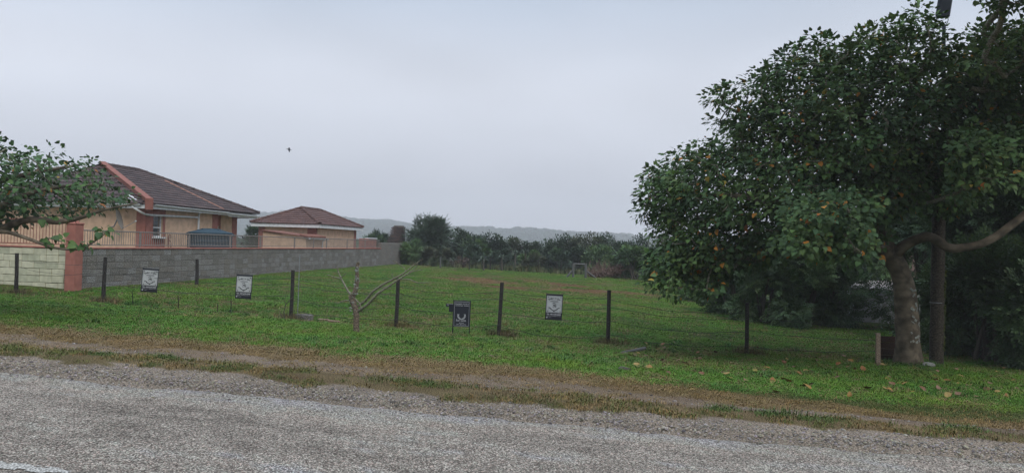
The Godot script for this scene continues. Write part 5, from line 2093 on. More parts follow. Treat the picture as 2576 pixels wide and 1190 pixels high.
func big_tree() -> void:
	var r := RandomNumberGenerator.new()
	r.seed = 500
	var D := 16.4
	var foot := at(2285.0, 915.0, D)
	foot.y = minf(foot.y, gy(foot.x, foot.z))
	var t := base("spreading_tree", foot, "large spreading tree with thick pale trunk and broad green and orange leaves", "tree")
	var lo := -foot
	var trunk := limb_pts([[2288, 935, D, 0.42], [2287, 912, D, 0.33], [2286, 880, D, 0.265], [2285, 840, D, 0.248], [2282, 780, D, 0.238], [2276, 725, D, 0.222], [2264, 680, D, 0.212], [2243, 645, D, 0.20], [2232, 625, D, 0.16]])
	var b := MB.new()
	var p := []
	for q in trunk[0]: p.append(lo + q)
	b.tube(p, trunk[1], 18, 0.16, nz2)
	obj("trunk", b.mesh(), M.bark, t)
	var limbs := [
		limb_pts([[2245, 650, D, 0.14], [2275, 620, D - 0.2, 0.12], [2320, 598, D - 0.5, 0.105], [2350, 599, D - 0.7, 0.10], [2385, 622, D - 0.8, 0.095], [2420, 624, D - 0.9, 0.092], [2480, 610, D - 1.0, 0.09], [2540, 572, D - 1.1, 0.085], [2620, 500, D - 1.3, 0.07], [2680, 380, D - 1.5, 0.05]]),
		limb_pts([[2236, 635, D, 0.18], [2215, 560, D, 0.16], [2185, 470, D, 0.14], [2180, 380, D + 0.2, 0.12], [2170, 300, D + 0.2, 0.10], [2160, 230, D, 0.07], [2120, 215, D - 0.3, 0.05], [2060, 200, D - 0.5, 0.03]]),
		limb_pts([[2234, 640, D, 0.16], [2180, 590, D - 0.4, 0.13], [2100, 550, D - 0.8, 0.11], [2000, 520, D - 1.2, 0.09], [1900, 500, D - 1.3, 0.07], [1800, 490, D - 1.2, 0.05], [1700, 500, D - 1.0, 0.03]]),
		limb_pts([[2190, 480, D, 0.10], [2110, 400, D + 0.3, 0.08], [2010, 340, D + 0.3, 0.06], [1900, 300, D, 0.045], [1830, 270, D, 0.03]]),
		limb_pts([[2182, 400, D + 0.1, 0.10], [2260, 300, D + 0.3, 0.08], [2310, 200, D + 0.3, 0.06], [2350, 130, D, 0.04], [2330, 60, D, 0.025]]),
		limb_pts([[2215, 560, D, 0.12], [2300, 470, D + 0.6, 0.10], [2420, 330, D + 0.8, 0.08], [2520, 180, D + 0.5, 0.05]]),
		limb_pts([[2236, 630, D, 0.12], [2160, 600, D - 1.2, 0.08], [2080, 560, D - 2.0, 0.06], [2000, 580, D - 2.4, 0.04]]),
	]
	for i in limbs.size():
		b = MB.new()
		p = []
		for q in limbs[i][0]: p.append(lo + q)
		b.tube(p, limbs[i][1], 10, 0.14, nz2)
		obj("limb", b.mesh(), M.bark, t)
	var poly := PackedVector2Array([Vector2(1598, 440), Vector2(1640, 418), Vector2(1690, 385), Vector2(1740, 352), Vector2(1765, 347), Vector2(1800, 358), Vector2(1818, 335), Vector2(1805, 300), Vector2(1775, 258), Vector2(1762, 230), Vector2(1800, 222), Vector2(1840, 218), Vector2(1880, 195), Vector2(1920, 160), Vector2(1990, 120), Vector2(2050, 88), Vector2(2080, 95), Vector2(2090, 120), Vector2(2125, 105), Vector2(2150, 80), Vector2(2195, 62), Vector2(2230, 40), Vector2(2275, 8), Vector2(2318, 12), Vector2(2318, 70), Vector2(2350, 120), Vector2(2400, 120), Vector2(2420, 70), Vector2(2500, 70), Vector2(2576, 60), Vector2(2700, 60), Vector2(2780, 200), Vector2(2780, 340), Vector2(2600, 350), Vector2(2450, 385), Vector2(2360, 430), Vector2(2280, 490), Vector2(2235, 570), Vector2(2180, 622), Vector2(2100, 615), Vector2(2000, 645), Vector2(1900, 670), Vector2(1830, 700), Vector2(1760, 738), Vector2(1690, 728), Vector2(1625, 705), Vector2(1645, 655), Vector2(1640, 610), Vector2(1612, 565), Vector2(1598, 520)])
	var cl := crown_clusters(poly, D, 3.0, 660, 0.35, r, 0.5, 0.16)
	# the two boughs that reach forward over the verge
	for i in 30:
		cl.append(at(r.randf_range(1960, 2200), r.randf_range(490, 640), D - r.randf_range(2.2, 3.4)))
	for i in 26:
		cl.append(at(r.randf_range(2420, 2640), r.randf_range(330, 480), D - r.randf_range(2.2, 3.4)))
	# the crown's near side, over the verge
	for i in 60:
		cl.append(at(r.randf_range(2460, 2850), r.randf_range(-100, 190), r.randf_range(12.2, 14.5)))
	for i in 240:
		cl.append(at(r.randf_range(2020, 3050), r.randf_range(-520, -110), r.randf_range(9.6, 14.0)))
	for i in 34:
		cl.append(at(r.randf_range(2240, 2460), r.randf_range(360, 560), D - r.randf_range(-0.6, 1.6)))
	for i in 22:
		cl.append(at(r.randf_range(1640, 1790), r.randf_range(600, 735), D - r.randf_range(0.5, 1.8)))
	obj("branches", branch_out(lo, limbs, cl, r, 0.012, 0.0065), M.bark_grey, t)
	var centre := at(2180.0, 420.0, D)
	var cols := [Color(0.060, 0.106, 0.036), Color(0.070, 0.118, 0.040), Color(0.052, 0.090, 0.036), Color(0.085, 0.134, 0.042)]
	var lv := leaf_cloud(cl, lo, centre, 92, 0.37, 0.090, cols, r)
	split_leaves(t, lo, lv, r, 120, 175)
	# lichen plates on the lower trunk
	b = MB.new()
	for i in 60:
		var v := 915.0 - 190.0 * pow(r.randf(), 1.6)
		var a := r.randf_range(0.15, 1.7)
		var c := at(2284.0, v, D)
		var q := lo + c + Vector3(cos(a), 0, sin(a)) * 0.25
		var bas := Basis(Vector3(-sin(a), 0, cos(a)), Vector3.UP, Vector3(cos(a), 0, sin(a)))
		b.cbox(Transform3D(bas * Basis(Vector3.BACK, r.randf() * TAU), q), Vector3(r.randf_range(0.03, 0.11), r.randf_range(0.02, 0.06), 0.012), 0.004)
	obj("lichen", b.mesh(), M.lichen, t)

# the leaves that show largest become parts of their own, the rest one mass
func split_leaves(t: Node3D, lo: Vector3, lv: Array, r: RandomNumberGenerator, orange: int, single: int) -> void:
	var ts: Array = lv[0]
	var cs: Array = lv[1]
	var eye := lo + Vector3(0, EYE, 0)
	var key := []
	for i in ts.size():
		key.append((ts[i] as Transform3D).origin.distance_to(eye))
	var order := range(ts.size())
	order.sort_custom(func(a, b): return key[a] < key[b])
	var lm := leaf_mesh("heart")
	var greens := []
	for c in [Color(0.045, 0.09, 0.032), Color(0.055, 0.11, 0.036), Color(0.038, 0.078, 0.030), Color(0.07, 0.13, 0.04)]:
		var m: StandardMaterial3D = M.leaf.duplicate()
		m.vertex_color_use_as_albedo = false
		m.albedo_color = c.linear_to_srgb()
		greens.append(m)
	var ambers := []
	for c in [Color(0.42, 0.17, 0.03), Color(0.36, 0.12, 0.03), Color(0.40, 0.24, 0.05), Color(0.28, 0.10, 0.035)]:
		var m: StandardMaterial3D = M.leaf.duplicate()
		m.vertex_color_use_as_albedo = false
		m.albedo_color = c.linear_to_srgb()
		ambers.append(m)
	var used := {}
	for k in single:
		var i: int = order[k * 2]
		used[i] = true
		obj("leaf", lm, greens[r.randi_range(0, 3)], t).transform = ts[i]
	var front := int(ts.size() * 0.22)
	for k in orange:
		var i: int = order[r.randi_range(0, front)]
		if used.has(i): continue
		used[i] = true
		var o := obj("leaf", lm, ambers[r.randi_range(0, 3)], t)
		var tr: Transform3D = ts[i]
		o.transform = Transform3D(tr.basis.scaled(Vector3.ONE * 1.3), tr.origin)
	var t2 := []
	var c2 := []
	for i in ts.size():
		if not used.has(i):
			t2.append(ts[i])
			c2.append(cs[i])
	multi("foliage", lm, M.leaf, t2, c2, t)

func left_tree() -> void:
	var r := RandomNumberGenerator.new()
	r.seed = 600
	var D := 14.6
	var foot := at(-230.0, 850.0, D)
	foot.y = gy(foot.x, foot.z)
	var t := base("verge_tree", foot, "tree with bare spreading boughs reaching in front of the house", "tree")
	var lo := -foot
	var trunk := limb_pts([[-235, 900, D, 0.34], [-230, 820, D, 0.27], [-215, 740, D, 0.25], [-190, 680, D, 0.22]])
	trunk[0][0].y = minf(trunk[0][0].y, foot.y - 0.1)
	var b := MB.new()
	var p := []
	for q in trunk[0]: p.append(lo + q)
	b.tube(p, trunk[1], 14, 0.16, nz2)
	obj("trunk", b.mesh(), M.bark, t)
	var limbs := [
		limb_pts([[-200, 695, D, 0.16], [-120, 640, D - 0.2, 0.12], [-50, 600, D - 0.3, 0.09], [10, 572, D - 0.3, 0.075], [70, 553, D - 0.4, 0.065], [140, 558, D - 0.4, 0.055], [200, 548, D - 0.4, 0.04], [260, 528, D - 0.4, 0.026], [345, 511, D - 0.4, 0.012]]),
		limb_pts([[-160, 665, D, 0.09], [-80, 600, D - 0.6, 0.06], [0, 583, D - 0.7, 0.040], [60, 598, D - 0.8, 0.034], [110, 616, D - 0.8, 0.028], [150, 626, D - 0.8, 0.022], [200, 627, D - 0.8, 0.017], [235, 608, D - 0.8, 0.013], [262, 588, D - 0.8, 0.008]]),
		limb_pts([[-195, 690, D, 0.16], [-130, 560, D + 0.2, 0.12], [-60, 480, D + 0.2, 0.09], [20, 450, D + 0.1, 0.06], [110, 430, D, 0.04], [200, 415, D, 0.02]]),
		limb_pts([[-140, 580, D + 0.2, 0.09], [-60, 540, D - 0.2, 0.075], [20, 510, D - 0.4, 0.06], [60, 490, D - 0.4, 0.045], [150, 470, D - 0.4, 0.03], [260, 465, D - 0.4, 0.014]]),
		limb_pts([[-190, 690, D, 0.14], [-230, 540, D, 0.10], [-250, 420, D, 0.07], [-220, 330, D, 0.03]]),
		limb_pts([[-215, 720, D, 0.12], [-330, 600, D, 0.09], [-420, 500, D, 0.05]]),
	]
	for i in limbs.size():
		b = MB.new()
		p = []
		for q in limbs[i][0]: p.append(lo + q)
		b.tube(p, limbs[i][1], 9, 0.12, nz2)
		obj("limb", b.mesh(), M.bark, t)
	var poly := PackedVector2Array([Vector2(-30, 330), Vector2(30, 338), Vector2(62, 365), Vector2(80, 385), Vector2(98, 372), Vector2(120, 380), Vector2(160, 372), Vector2(220, 392), Vector2(245, 425), Vector2(275, 440), Vector2(300, 465), Vector2(325, 500), Vector2(300, 525), Vector2(240, 540), Vector2(180, 556), Vector2(100, 560), Vector2(0, 575), Vector2(-200, 590), Vector2(-440, 540), Vector2(-460, 400), Vector2(-300, 260), Vector2(-120, 270)])
	var cl := crown_clusters(poly, D, 1.9, 300, 0.26, r, 0.35, 0.12)
	for e in [[135, 603], [152, 608], [120, 598], [205, 616], [218, 612], [262, 586], [256, 582], [100, 545], [160, 548]]:
		cl.append(at(e[0], e[1], D - 0.8))
	obj("branches", branch_out(lo, limbs, cl, r, 0.010, 0.005), M.bark_grey, t)
	var centre := at(-120.0, 460.0, D)
	var big := cl.slice(0, cl.size() - 9)
	var small := cl.slice(cl.size() - 9)
	var cols := [Color(0.045, 0.085, 0.032), Color(0.052, 0.095, 0.036), Color(0.040, 0.07, 0.032)]
	var lv := leaf_cloud(big, lo, centre, 32, 0.30, 0.082, cols, r)
	var l2 := leaf_cloud(small, lo, centre, 7, 0.16, 0.12, [Color(0.07, 0.12, 0.04)], r)
	lv[0].append_array(l2[0])
	lv[1].append_array(l2[1])
	split_leaves(t, lo, lv, r, 9, 140)

func lamp_pole() -> void:
	var D := 16.7
	var foot := at(2357.0, 942.0, D)
	foot.y = gy(foot.x, foot.z)
	var top := at(2368.0, 330.0, D)
	var t := base("timber_pole", foot, "mossy round timber pole beside the spreading tree's trunk", "pole")
	var lo := -foot
	var b := MB.new()
	b.tube([Vector3(0, -0.15, 0), (top - foot) * 0.33, (top - foot) * 0.66, top - foot], [0.15, 0.142, 0.138, 0.132], 16, 0.05, nz2)
	obj("shaft", b.mesh(), M.pole, t)
	b = MB.new()
	var bnd := (at(2358.0, 762.0, D) - foot)
	b.tube([bnd, bnd + Vector3(0, 0.015, 0)], [0.150, 0.150], 20, 0.0, null, false)
	obj("wire_band", b.mesh(), M.galv, t)
	var r := RandomNumberGenerator.new()
	r.seed = 81
	b = MB.new()
	for i in 90:
		var f := r.randf_range(0.05, 0.40)
		var a := r.randf_range(-0.5, 0.9)
		var c := (top - foot) * f + Vector3(cos(a), 0, sin(a)) * 0.142
		b.cbox(Transform3D(Basis(rnd_unit(r), r.randf() * TAU), c), Vector3(0.05, 0.06, 0.03) * r.randf_range(0.5, 1.4), 0.012)
	obj("moss", b.mesh(), M.moss, t)
	# floodlight on a steel mast
	var mb := at(2374.0, 400.0, D)
	var mt := at(2377.0, 62.0, D)
	t = base("floodlight", mb, "dark floodlight on a slim mast above the tree crown", "floodlight")
	lo = -mb
	b = MB.new()
	b.tube([Vector3(0, -0.6, 0), mt - mb], [0.04, 0.04], 10)
	obj("mast", b.mesh(), M.lamp_body, t)
	var hc := at(2377.0, 20.0, D)
	b = MB.new()
	b.cbox(Transform3D(Basis(Vector3.RIGHT, 0.25), lo + hc), Vector3(0.33, 0.44, 0.10), 0.05)
	obj("housing", b.mesh(), M.lamp_body, t)
	b = MB.new()
	b.cbox(Transform3D(Basis(Vector3.RIGHT, 0.25), lo + hc + Vector3(0, 0.0, -0.06)), Vector3(0.27, 0.36, 0.02), 0.005)
	obj("lens", b.mesh(), M.galv, t)
	b = MB.new()
	b.tube([lo + at(2385, 38, D - 0.1), lo + at(2388, 50, D - 0.05), lo + at(2381, 66, D - 0.02), lo + at(2379, 80, D - 0.03)], [0.008, 0.008, 0.008, 0.008], 6)
	obj("cable", b.mesh(), M.lamp_body, t)

func small_things() -> void:
	# hollow concrete block
	var f := gnd(764.0, 806.0)
	var t := base("hollow_block", f, "hollow grey concrete block lying at the foot of a fence post", "block", "", -0.35)
	var b := MB.new()
	for e in [[0.0, 0.0, 0.08, 0.42, 0.035], [0.0, 0.0, -0.08, 0.42, 0.035]]:
		b.cbox(Transform3D(Basis(), Vector3(0, 0.07, e[2])), Vector3(0.42, 0.17, 0.035), 0.006)
	for x in [-0.193, 0.0, 0.193]:
		b.cbox(Transform3D(Basis(), Vector3(x, 0.068, 0)), Vector3(0.035, 0.166, 0.126), 0.004)
	obj("shell", b.mesh(), M.blocks[2], t)
	# split planks
	for e in [[812.0, 808.0, -0.15, 0.30], [838.0, 812.0, -0.3, 0.34]]:
		f = gnd(e[0], e[1])
		t = base("wood_offcut", f, "weathered pale timber offcut lying in the grass by a block", "offcut", "timber offcuts beside the hollow block", e[2])
		b = MB.new()
		b.cbox(Transform3D(Basis(Vector3.RIGHT, 0.2), Vector3(0, 0.035, 0)), Vector3(e[3], 0.045, 0.07), 0.01)
		obj("plank", b.mesh(), mat(lin(0.32, 0.22, 0.15), 0.9, grain(0.05, 0.55, 21, 4, 512, 1.8), 1.5), t)
	# fallen grey branch
	f = gnd(1590.0, 890.0)
	t = base("fallen_branch", f, "short grey fallen branch on the grass near the fence", "branch")
	b = MB.new()
	b.tube([Vector3(-0.22, 0.03, 0.02), Vector3(0.0, 0.06, 0), Vector3(0.2, 0.10, -0.03), Vector3(0.30, 0.12, -0.05)], [0.018, 0.028, 0.036, 0.034], 8, 0.2, nz2)
	obj("stick", b.mesh(), M.grey_wood, t)
	f = gnd(1570.0, 893.0)
	t = base("wood_chunk", f, "small pale chunk of wood beside the fallen branch", "wood")
	b = MB.new()
	b.tube([Vector3(-0.07, 0.03, 0), Vector3(0.08, 0.035, 0.01)], [0.03, 0.025], 7, 0.3, nz2)
	obj("chunk", b.mesh(), M.pale_wood, t)
	# pale upright board and brown crate-like panel by the trunk
	f = at(2210.0, 918.0, 16.3)
	f.y = gy(f.x, f.z)
	t = base("board_post", f, "pale narrow upright board at the end of the fence by the trunk", "post")
	b = MB.new()
	b.cbox(Transform3D(Basis(Vector3.BACK, 0.02), Vector3(0, 0.30, 0)), Vector3(0.10, 0.80, 0.04), 0.006)
	obj("plank", b.mesh(), mat(lin(0.34, 0.26, 0.19), 0.9, grain(0.05, 0.55, 21, 4, 512, 1.8), 1.5), t)
	f = at(2240.0, 910.0, 16.9)
	f.y = gy(f.x, f.z)
	t = base("plank_screen", f, "low screen of brown planks leaning behind the trunk", "screen")
	for i in 4:
		b = MB.new()
		b.cbox(Transform3D(Basis(Vector3.RIGHT, -0.1), Vector3(0.0, 0.08 + 0.142 * i, -0.012 * i)), Vector3(0.44, 0.14, 0.025), 0.004)
		obj("plank", b.mesh(), mat(lin(0.07 + 0.006 * i, 0.046, 0.032), 0.9, grain(0.05, 0.55, 21, 4, 512, 1.8), 1.5), t)
	# stones
	for e in [[2335.0, 925.0, 0.13, "grey stone lying between the trunk and the timber pole"], [2232.0, 905.0, 0.09, "pale stone at the foot of the spreading tree"], [1570.0, 935.0, 0.08, "dark lump of earth and stone on the mown verge"]]:
		f = gnd(e[0], e[1])
		t = base("stone", f, e[3], "stone")
		var st := stone_mesh(int(e[0]))
		var o := obj("rock", st, mat(lin(0.20, 0.20, 0.19) if e[2] > 0.085 else lin(0.07, 0.06, 0.05), 0.95), t)
		o.scale = Vector3(1.3, 0.7, 1.0) * e[2]
		o.position.y = 0.03
	# bare sapling by the fence post
	f = gnd(716.0, 806.0)
	t = base("bare_sapling", f, "thin leafless sapling curving up against a fence post", "sapling")
	b = MB.new()
	var d := -f.z
	var lo := -f
	b.tube([Vector3(0, -0.05, 0), lo + at(713, 785, d), lo + at(717, 768, d), lo + at(728, 755, d), lo + at(738, 744, d)], [0.014, 0.012, 0.010, 0.008, 0.005], 6)
	b.tube([lo + at(717, 768, d), lo + at(715, 755, d), lo + at(718, 742, d)], [0.007, 0.006, 0.004], 5)
	b.tube([Vector3(0, -0.05, 0), lo + at(705, 790, d), lo + at(700, 778, d)], [0.008, 0.007, 0.004], 5)
	obj("stem", b.mesh(), M.twig, t)
	# dry tufts at the posts
	var r := RandomNumberGenerator.new()
	r.seed = 95
	var tm := tuft_mesh(0.28, 60, 0.006, 0.20, 91)
	for e in POSTS:
		var dd := fence_d(e[2])
		var c := at(e[2], e[3], dd)
		c.y = gy(c.x, c.z)
		var ts := []
		var cs := []
		for i in 16:
			var q := c + Vector3(r.randf_range(-0.25, 0.45), 0, r.randf_range(-0.15, 0.15))
			q.y = gy(q.x, q.z) - 0.01
			ts.append(Transform3D(Basis(Vector3.UP, r.randf() * TAU).scaled(Vector3.ONE * r.randf_range(0.5, 1.1)), q))
			cs.append(vary(Color(0.16, 0.12, 0.055) if r.randf() < 0.6 else Color(0.10, 0.085, 0.045), r))
		tag(multi("dry_tuft", tm, M.blade, ts, cs), "tuft of dry brown grass round the foot of a fence post", "grass", "dry tufts at the fence posts")
	# longer grass round the trunk
	var tgm := tuft_mesh(0.16, 46, 0.009, 0.16, 93)
	var tts := []
	var tcs := []
	for i in 60:
		var a := r.randf() * TAU
		var c := at(2286.0, 915.0, 16.4) + Vector3(cos(a), 0, sin(a)) * r.randf_range(0.26, 0.6)
		c.y = gy(c.x, c.z)
		tts.append(Transform3D(Basis(Vector3.UP, r.randf() * TAU).scaled(Vector3.ONE * r.randf_range(0.5, 1.2)), c))
		tcs.append(vary(Color(0.085, 0.16, 0.045), r))
	tag(multi("trunk_grass", tgm, M.blade, tts, tcs), "longer uncut grass round the foot of the spreading tree", "grass")
	# fallen leaves under the spreading tree
	var lm := leaf_mesh("heart")
	var lmats := []
	for c in [Color(0.25, 0.14, 0.04), Color(0.21, 0.095, 0.035), Color(0.14, 0.07, 0.035), Color(0.17, 0.10, 0.06), Color(0.26, 0.18, 0.06), Color(0.11, 0.06, 0.035)]:
		lmats.append(mat(c.linear_to_srgb(), 0.7))
	var placed := [[2505, 992], [2590, 1000], [2610, 935], [2535, 1005], [2390, 1005], [2368, 968], [2290, 965], [2145, 975], [2075, 966], [2010, 945], [1990, 968], [1905, 940], [1870, 935], [1830, 938], [1770, 948], [1755, 898], [1800, 892], [1920, 880], [2060, 905], [2130, 930], [2200, 950], [2230, 985], [2140, 1005], [2440, 975], [2478, 985], [1640, 905], [1700, 915], [1735, 925], [2290, 1010], [2330, 990], [2040, 985], [1950, 990], [1880, 962], [2160, 960], [2410, 1015]]
	for i in 130:
		placed.append([r.randf_range(1600, 2570), r.randf_range(0, 1)])
	for i in placed.size():
		var e: Array = placed[i]
		var u: float = e[0]
		var v: float = e[1]
		if v <= 1.0:
			v = lerpf(860.0 + (u - 1600.0) * 0.06, 940.0 + (u - 1600.0) * 0.085, v)
		var g := gnd(u, v)
		var o := obj("fallen_leaf", lm, lmats[r.randi_range(0, 5)])
		o.transform = Transform3D(leaf_basis(Vector3(r.randf_range(-1, 1), r.randf_range(-0.1, 0.5), r.randf_range(-1, 1)), Vector3.UP + rnd_unit(r) * 0.5, r.randf_range(0.07, 0.135)), g + Vector3(0, 0.04, 0))
		tag(o, "fallen yellow-brown leaf on the grass beneath the spreading tree", "leaf", "fallen leaves on the verge")
	for e in [[1752.0, 990.0], [1010.0, 835.0], [380.0, 735.0], [1240.0, 905.0], [460.0, 800.0], [640.0, 798.0], [1510.0, 752.0]]:
		var g := gnd(e[0], e[1])
		var o := obj("stray_leaf", lm, lmats[r.randi_range(0, 5)])
		o.transform = Transform3D(leaf_basis(Vector3(r.randf_range(-1, 1), 0.2, r.randf_range(-1, 1)), Vector3.UP + rnd_unit(r) * 0.4, 0.10), g + Vector3(0, 0.05, 0))
		tag(o, "single dry leaf lying on open ground away from the trees", "leaf", "stray leaves on open ground")

func stone_mesh(sd: int) -> ArrayMesh:
	var b := MB.new()
	var s := SphereMesh.new()
	var rows := 5
	var seg := 8
	var f := func(i, j):
		var th: float = PI * i / rows
		var ph: float = TAU * (j % seg) / seg
		var d := Vector3(sin(th) * cos(ph), cos(th), sin(th) * sin(ph))
		return d * (1.0 + 0.6 * nz2.get_noise_3d(d.x * 18.0 + sd, d.y * 18.0, d.z * 18.0))
	for i in rows:
		for j in seg:
			var a: Vector3 = f.call(i, j)
			var c: Vector3 = f.call(i, j + 1)
			var d: Vector3 = f.call(i + 1, j + 1)
			var e: Vector3 = f.call(i + 1, j)
			if i > 0:
				b.flat(a, c, d, a + c + d)
			if i < rows - 1:
				b.flat(a, d, e, a + d + e)
	return b.mesh()

func tuft_mesh(h: float, blades: int, w: float, spread: float, sd: int, lean := 0.6) -> ArrayMesh:
	var r := RandomNumberGenerator.new()
	r.seed = sd
	var b := MB.new()
	for i in blades:
		var a := r.randf() * TAU
		var k := spread * sqrt(r.randf())
		var o := Vector3(cos(a) * k, -0.01, sin(a) * k)
		var dir := Vector3(r.randf_range(-1, 1), 0, r.randf_range(-1, 1)).normalized()
		var L := h * r.randf_range(0.5, 1.2)
		var ln := lean * r.randf_range(0.2, 1.2)
		var m := o + Vector3.UP * L * 0.55 + dir * L * 0.25 * ln
		var tip := o + Vector3.UP * L * (1.0 - 0.35 * ln) + dir * L * 0.8 * ln
		var s := dir.cross(Vector3.UP).rotated(Vector3.UP, r.randf_range(-1.2, 1.2)) * w * r.randf_range(0.6, 1.3) * 0.5
		var nn := (Vector3.UP * 0.8 + dir * 0.3).normalized()
		b.tri(o - s, o + s, m + s * 0.8, nn, nn, nn)
		b.tri(o - s, m + s * 0.8, m - s * 0.8, nn, nn, nn)
		b.tri(m - s * 0.8, m + s * 0.8, tip, nn, nn, nn)
	return b.mesh()

func lawn_grass() -> void:
	var r := RandomNumberGenerator.new()
	r.seed = 700
	var near := [tuft_mesh(0.065, 80, 0.008, 0.20, 701, 1.1), tuft_mesh(0.085, 70, 0.009, 0.20, 702, 1.0)]
	var far := [tuft_mesh(0.075, 70, 0.014, 0.34, 703, 0.9), tuft_mesh(0.055, 70, 0.013, 0.34, 704, 1.1)]
	var lists := [[[], []], [[], []], [[], []], [[], []]]
	for pass_ in 2:
		var n := 12500 if pass_ == 0 else 11000
		for i in n:
			var q := 0.0
			if pass_ == 0:
				q = r.randf_range(10.7, 20.0)
			else:
				q = r.randf_range(19.6, 48.8)
			var xl := -0.74 * q - 1.5
			var xr := 0.70 * q + 1.0
			if pass_ == 1:
				xl = maxf(xl, -13.0 + (q - 20.0) * 0.16)
				xr = minf(xr, 12.0)
			var x := r.randf_range(xl, xr)
			var w := cover(x, q)
			var dens := w.w + w.z * 0.8
			if r.randf() > dens * 1.15:
				continue
			# not inside the walled yard
			var p := gp(x, q)
			if (p - w0).dot(AX) < 0.12 and q > 18.7:
				continue
			var g := Color(0.108, 0.220, 0.032)
			var n1 := nz.get_noise_2d(x * 14.0, q * 14.0)
			var n2 := nz2.get_noise_2d(x * 12.0 + 50.0, q * 12.0)
			g = g.lerp(Color(0.155, 0.245, 0.036), clampf(n1 * 1.3 + 0.25, 0.0, 1.0))
			g = g.lerp(Color(0.060, 0.158, 0.034), clampf(n2 * 1.2, 0.0, 0.8))
			if r.randf() * (w.w + w.z) < w.z:
				g = Color(0.24, 0.175, 0.08)
			g = vary(Color(g.r * 1.08, g.g * 1.10, g.b * 1.2), r, 0.22)
			var sc := r.randf_range(0.7, 1.25) * (1.0 + 0.4 * n1)
			if pass_ == 0 and q < 11.6:
				sc *= 0.6
			var k := (0 if pass_ == 0 else 2) + r.randi_range(0, 1)
			var up := up_normal(p.x, p.z)
			lists[k][0].append(Transform3D(Basis(Vector3.UP, r.randf() * TAU).scaled(Vector3(1.0, sc, 1.0)), p))
			lists[k][1].append(g)
	for k in 4:
		var o := multi("lawn_grass", near[k] if k < 2 else far[k - 2], M.blade, lists[k][0], lists[k][1])
		tag(o, ["short green kikuyu grass of the verge and lawn edge", "longer green grass blades among the verge turf", "mown green grass of the wide lawn", "low worn grass patches of the wide lawn"][k], "grass")
	# coarse weeds and longer clumps along the verge
	var wm := tuft_mesh(0.15, 40, 0.014, 0.12, 710, 1.3)
	var ts := []
	var cs := []
	for i in 420:
		var x := r.randf_range(-11.0, 9.0)
		var q := r.randf_range(12.2, 19.5)
		if nz.get_noise_2d(x * 9.0 + 11.0, q * 12.0) < 0.02:
			continue
		ts.append(Transform3D(Basis(Vector3.UP, r.randf() * TAU).scaled(Vector3.ONE * r.randf_range(0.5, 1.15)), gp(x, q)))
		cs.append(vary(Color(0.085, 0.165, 0.045), r, 0.25))
	tag(multi("grass_clumps", wm, M.blade, ts, cs), "coarser bright clumps of grass scattered over the verge", "grass")

func verge() -> void:
	var r := RandomNumberGenerator.new()
	r.seed = 800
	# loose stones at the road edge and in the wheel track
	var sm := [stone_mesh(1), stone_mesh(9)]
	for k in 2:
		var ts := []
		var cs := []
		for i in 9000:
			var x := r.randf_range(-9.5, 8.0)
			var q := 7.6 + r.randfn() * 0.28
			if i % 3 == 0:
				q = r.randf_range(8.9, 10.6)
			if q < 6.6: continue
			var w := cover(x, q)
			if q > 7.9 and r.randf() > w.x * 1.3:
				continue
			var s := r.randf_range(0.004, 0.010) * (1.8 if r.randf() < 0.05 else 1.0)
			var p := gp(x, q)
			p.y += s * 0.3
			ts.append(Transform3D(Basis(rnd_unit(r), r.randf() * TAU).scaled(Vector3(s * 1.2, s * 0.8, s)), p))
			var g := r.randf_range(0.12, 0.55)
			cs.append(Color(g, g * r.randf_range(0.82, 0.96), g * r.randf_range(0.62, 0.90)))
		tag(multi("gravel", sm[k], M.stone, ts, cs), ["pale loose gravel along the broken road edge", "mixed small stones in the worn wheel track"][k], "gravel")
	# grass on the ridge and dry grass of the strip
	var rm := [tuft_mesh(0.085, 44, 0.007, 0.13, 810, 0.9), tuft_mesh(0.05, 44, 0.007, 0.16, 811, 1.3)]
	var tl := [[[], []], [[], []]]
	for i in 9000:
		var x := r.randf_range(-10.0, 8.5)
		var q := r.randf_range(7.7, 11.7)
		var w := cover(x, q)
		if r.randf() > (w.w + w.z) * (0.75 if q < 9.2 else 0.8):
			continue
		if q < 9.2 and nz.get_noise_2d(x * 14.0, q * 30.0) < -0.08 and r.randf() < 0.65:
			continue
		var k := 0 if q < 9.2 else 1
		var c := Color(0.13, 0.15, 0.05)
		if r.randf() * (w.w + w.z) < w.z * (0.7 if q < 9.2 else 1.4):
			c = Color(0.27, 0.19, 0.085)
		tl[k][0].append(Transform3D(Basis(Vector3.UP, r.randf() * TAU).scaled(Vector3.ONE * r.randf_range(0.45, 1.1)), gp(x, q)))
		tl[k][1].append(vary(c, r, 0.25))
	tag(multi("ridge_grass", rm[0], M.blade, tl[0][0], tl[0][1]), "olive strip of grass between road edge and wheel track", "grass")
	tag(multi("dry_grass", rm[1], M.blade, tl[1][0], tl[1][1]), "flattened dry brown grass beside the wheel track", "grass")
	# taller green tufts on the ridge
	for e in [[1035, 962, 1.0], [1088, 972, 0.8], [1815, 1032, 1.0], [1960, 1045, 1.1], [2060, 1055, 0.9], [245, 893, 0.8], [395, 900, 1.0], [440, 905, 0.7], [560, 930, 0.8], [2420, 1080, 0.9]]:
		var p := gnd(e[0], e[1])
		var ts := []
		var cs := []
		for i in 9:
			var q := p + Vector3(r.randf_range(-0.18, 0.18), 0, r.randf_range(-0.07, 0.07))
			q.y = gy(q.x, q.z)
			ts.append(Transform3D(Basis(Vector3.UP, r.randf() * TAU).scaled(Vector3.ONE * r.randf_range(0.7, 1.4) * e[2]), q))
			cs.append(vary(Color(0.10, 0.15, 0.045), r, 0.25))
		tag(multi("ridge_tuft", rm[0], M.blade, ts, cs), "taller green grass tuft on the ridge by the road", "grass", "grass tufts along the road edge")

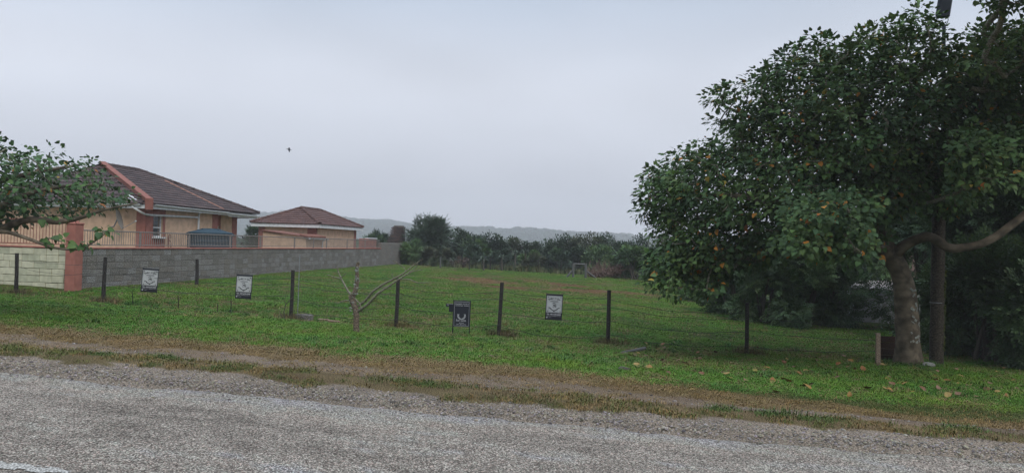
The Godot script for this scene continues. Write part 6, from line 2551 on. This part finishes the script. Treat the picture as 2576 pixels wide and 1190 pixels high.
func hill_forest() -> void:
	var r := RandomNumberGenerator.new()
	r.seed = 900
	# one leafy crown, unit radius
	var b := MB.new()
	for i in 420:
		var d := rnd_unit(r)
		d.y = absf(d.y) * 0.9 - 0.1
		var rad := 1.0 + 0.28 * nz2.get_noise_3d(d.x * 22.0, d.y * 22.0, d.z * 22.0) + r.randf_range(-0.12, 0.06)
		var p := d * rad
		var s := r.randf_range(0.07, 0.15)
		var t := rnd_unit(r)
		t = (t - d * t.dot(d)).normalized()
		var u := d.cross(t)
		var nn := (d + rnd_unit(r) * 0.5).normalized()
		b.tri(p - t * s, p + t * s, p + u * s * 1.5 + d * 0.04, nn, nn, nn)
		b.tri(p - t * s, p + t * s, p - u * s * 1.2 - d * 0.03, nn, nn, nn)
	var m := b.mesh()
	var ts := []
	var cs := []
	for i in 15000:
		var q := r.randf_range(62.0, 500.0)
		if r.randf() < 0.3: q = r.randf_range(430.0, 500.0)
		var x := r.randf_range(-0.62 * q - 10.0, 0.42 * q + 10.0)
		var p := gp(x, q)
		var s := r.randf_range(2.2, 4.6) * (0.75 if q < 150.0 else 1.0)
		ts.append(Transform3D(Basis(Vector3.UP, r.randf() * TAU).scaled(Vector3(s, s * r.randf_range(0.7, 1.15), s)), p + Vector3(0, s * 0.25, 0)))
		cs.append(vary(Color(0.030, 0.052, 0.024), r, 0.4))
	tag(multi("hill_forest", m, M.bushleaf, ts, cs), "misty wooded hillside far beyond the plot", "forest")

func bird() -> void:
	var c := at(726.0, 377.0, 60.0)
	var t := base("bird", c, "small dark bird flying high above the house", "bird")
	var b := MB.new()
	var k := 0.2
	b.tube([Vector3(0.0, 0.9, 0) * k, Vector3(0.03, 0.55, 0) * k, Vector3(0.02, 0.1, 0) * k, Vector3(0.1, -0.55, 0) * k, Vector3(0.25, -1.0, 0) * k], [0.05, 0.07, 0.085, 0.05, 0.01], 8)
	b.quad(Vector3(0.05, 0.35, 0) * k, Vector3(0.05, -0.1, 0) * k, Vector3(-1.1, 0.3, 0.4) * k, Vector3(-1.0, 0.42, 0.4) * k, Vector3.BACK)
	b.quad(Vector3(-0.05, 0.25, 0) * k, Vector3(-0.05, -0.15, 0) * k, Vector3(1.2, -0.2, 0.4) * k, Vector3(1.1, -0.05, 0.4) * k, Vector3.BACK)
	obj("body", b.mesh(), mat(lin(0.03, 0.033, 0.04), 0.8), t)
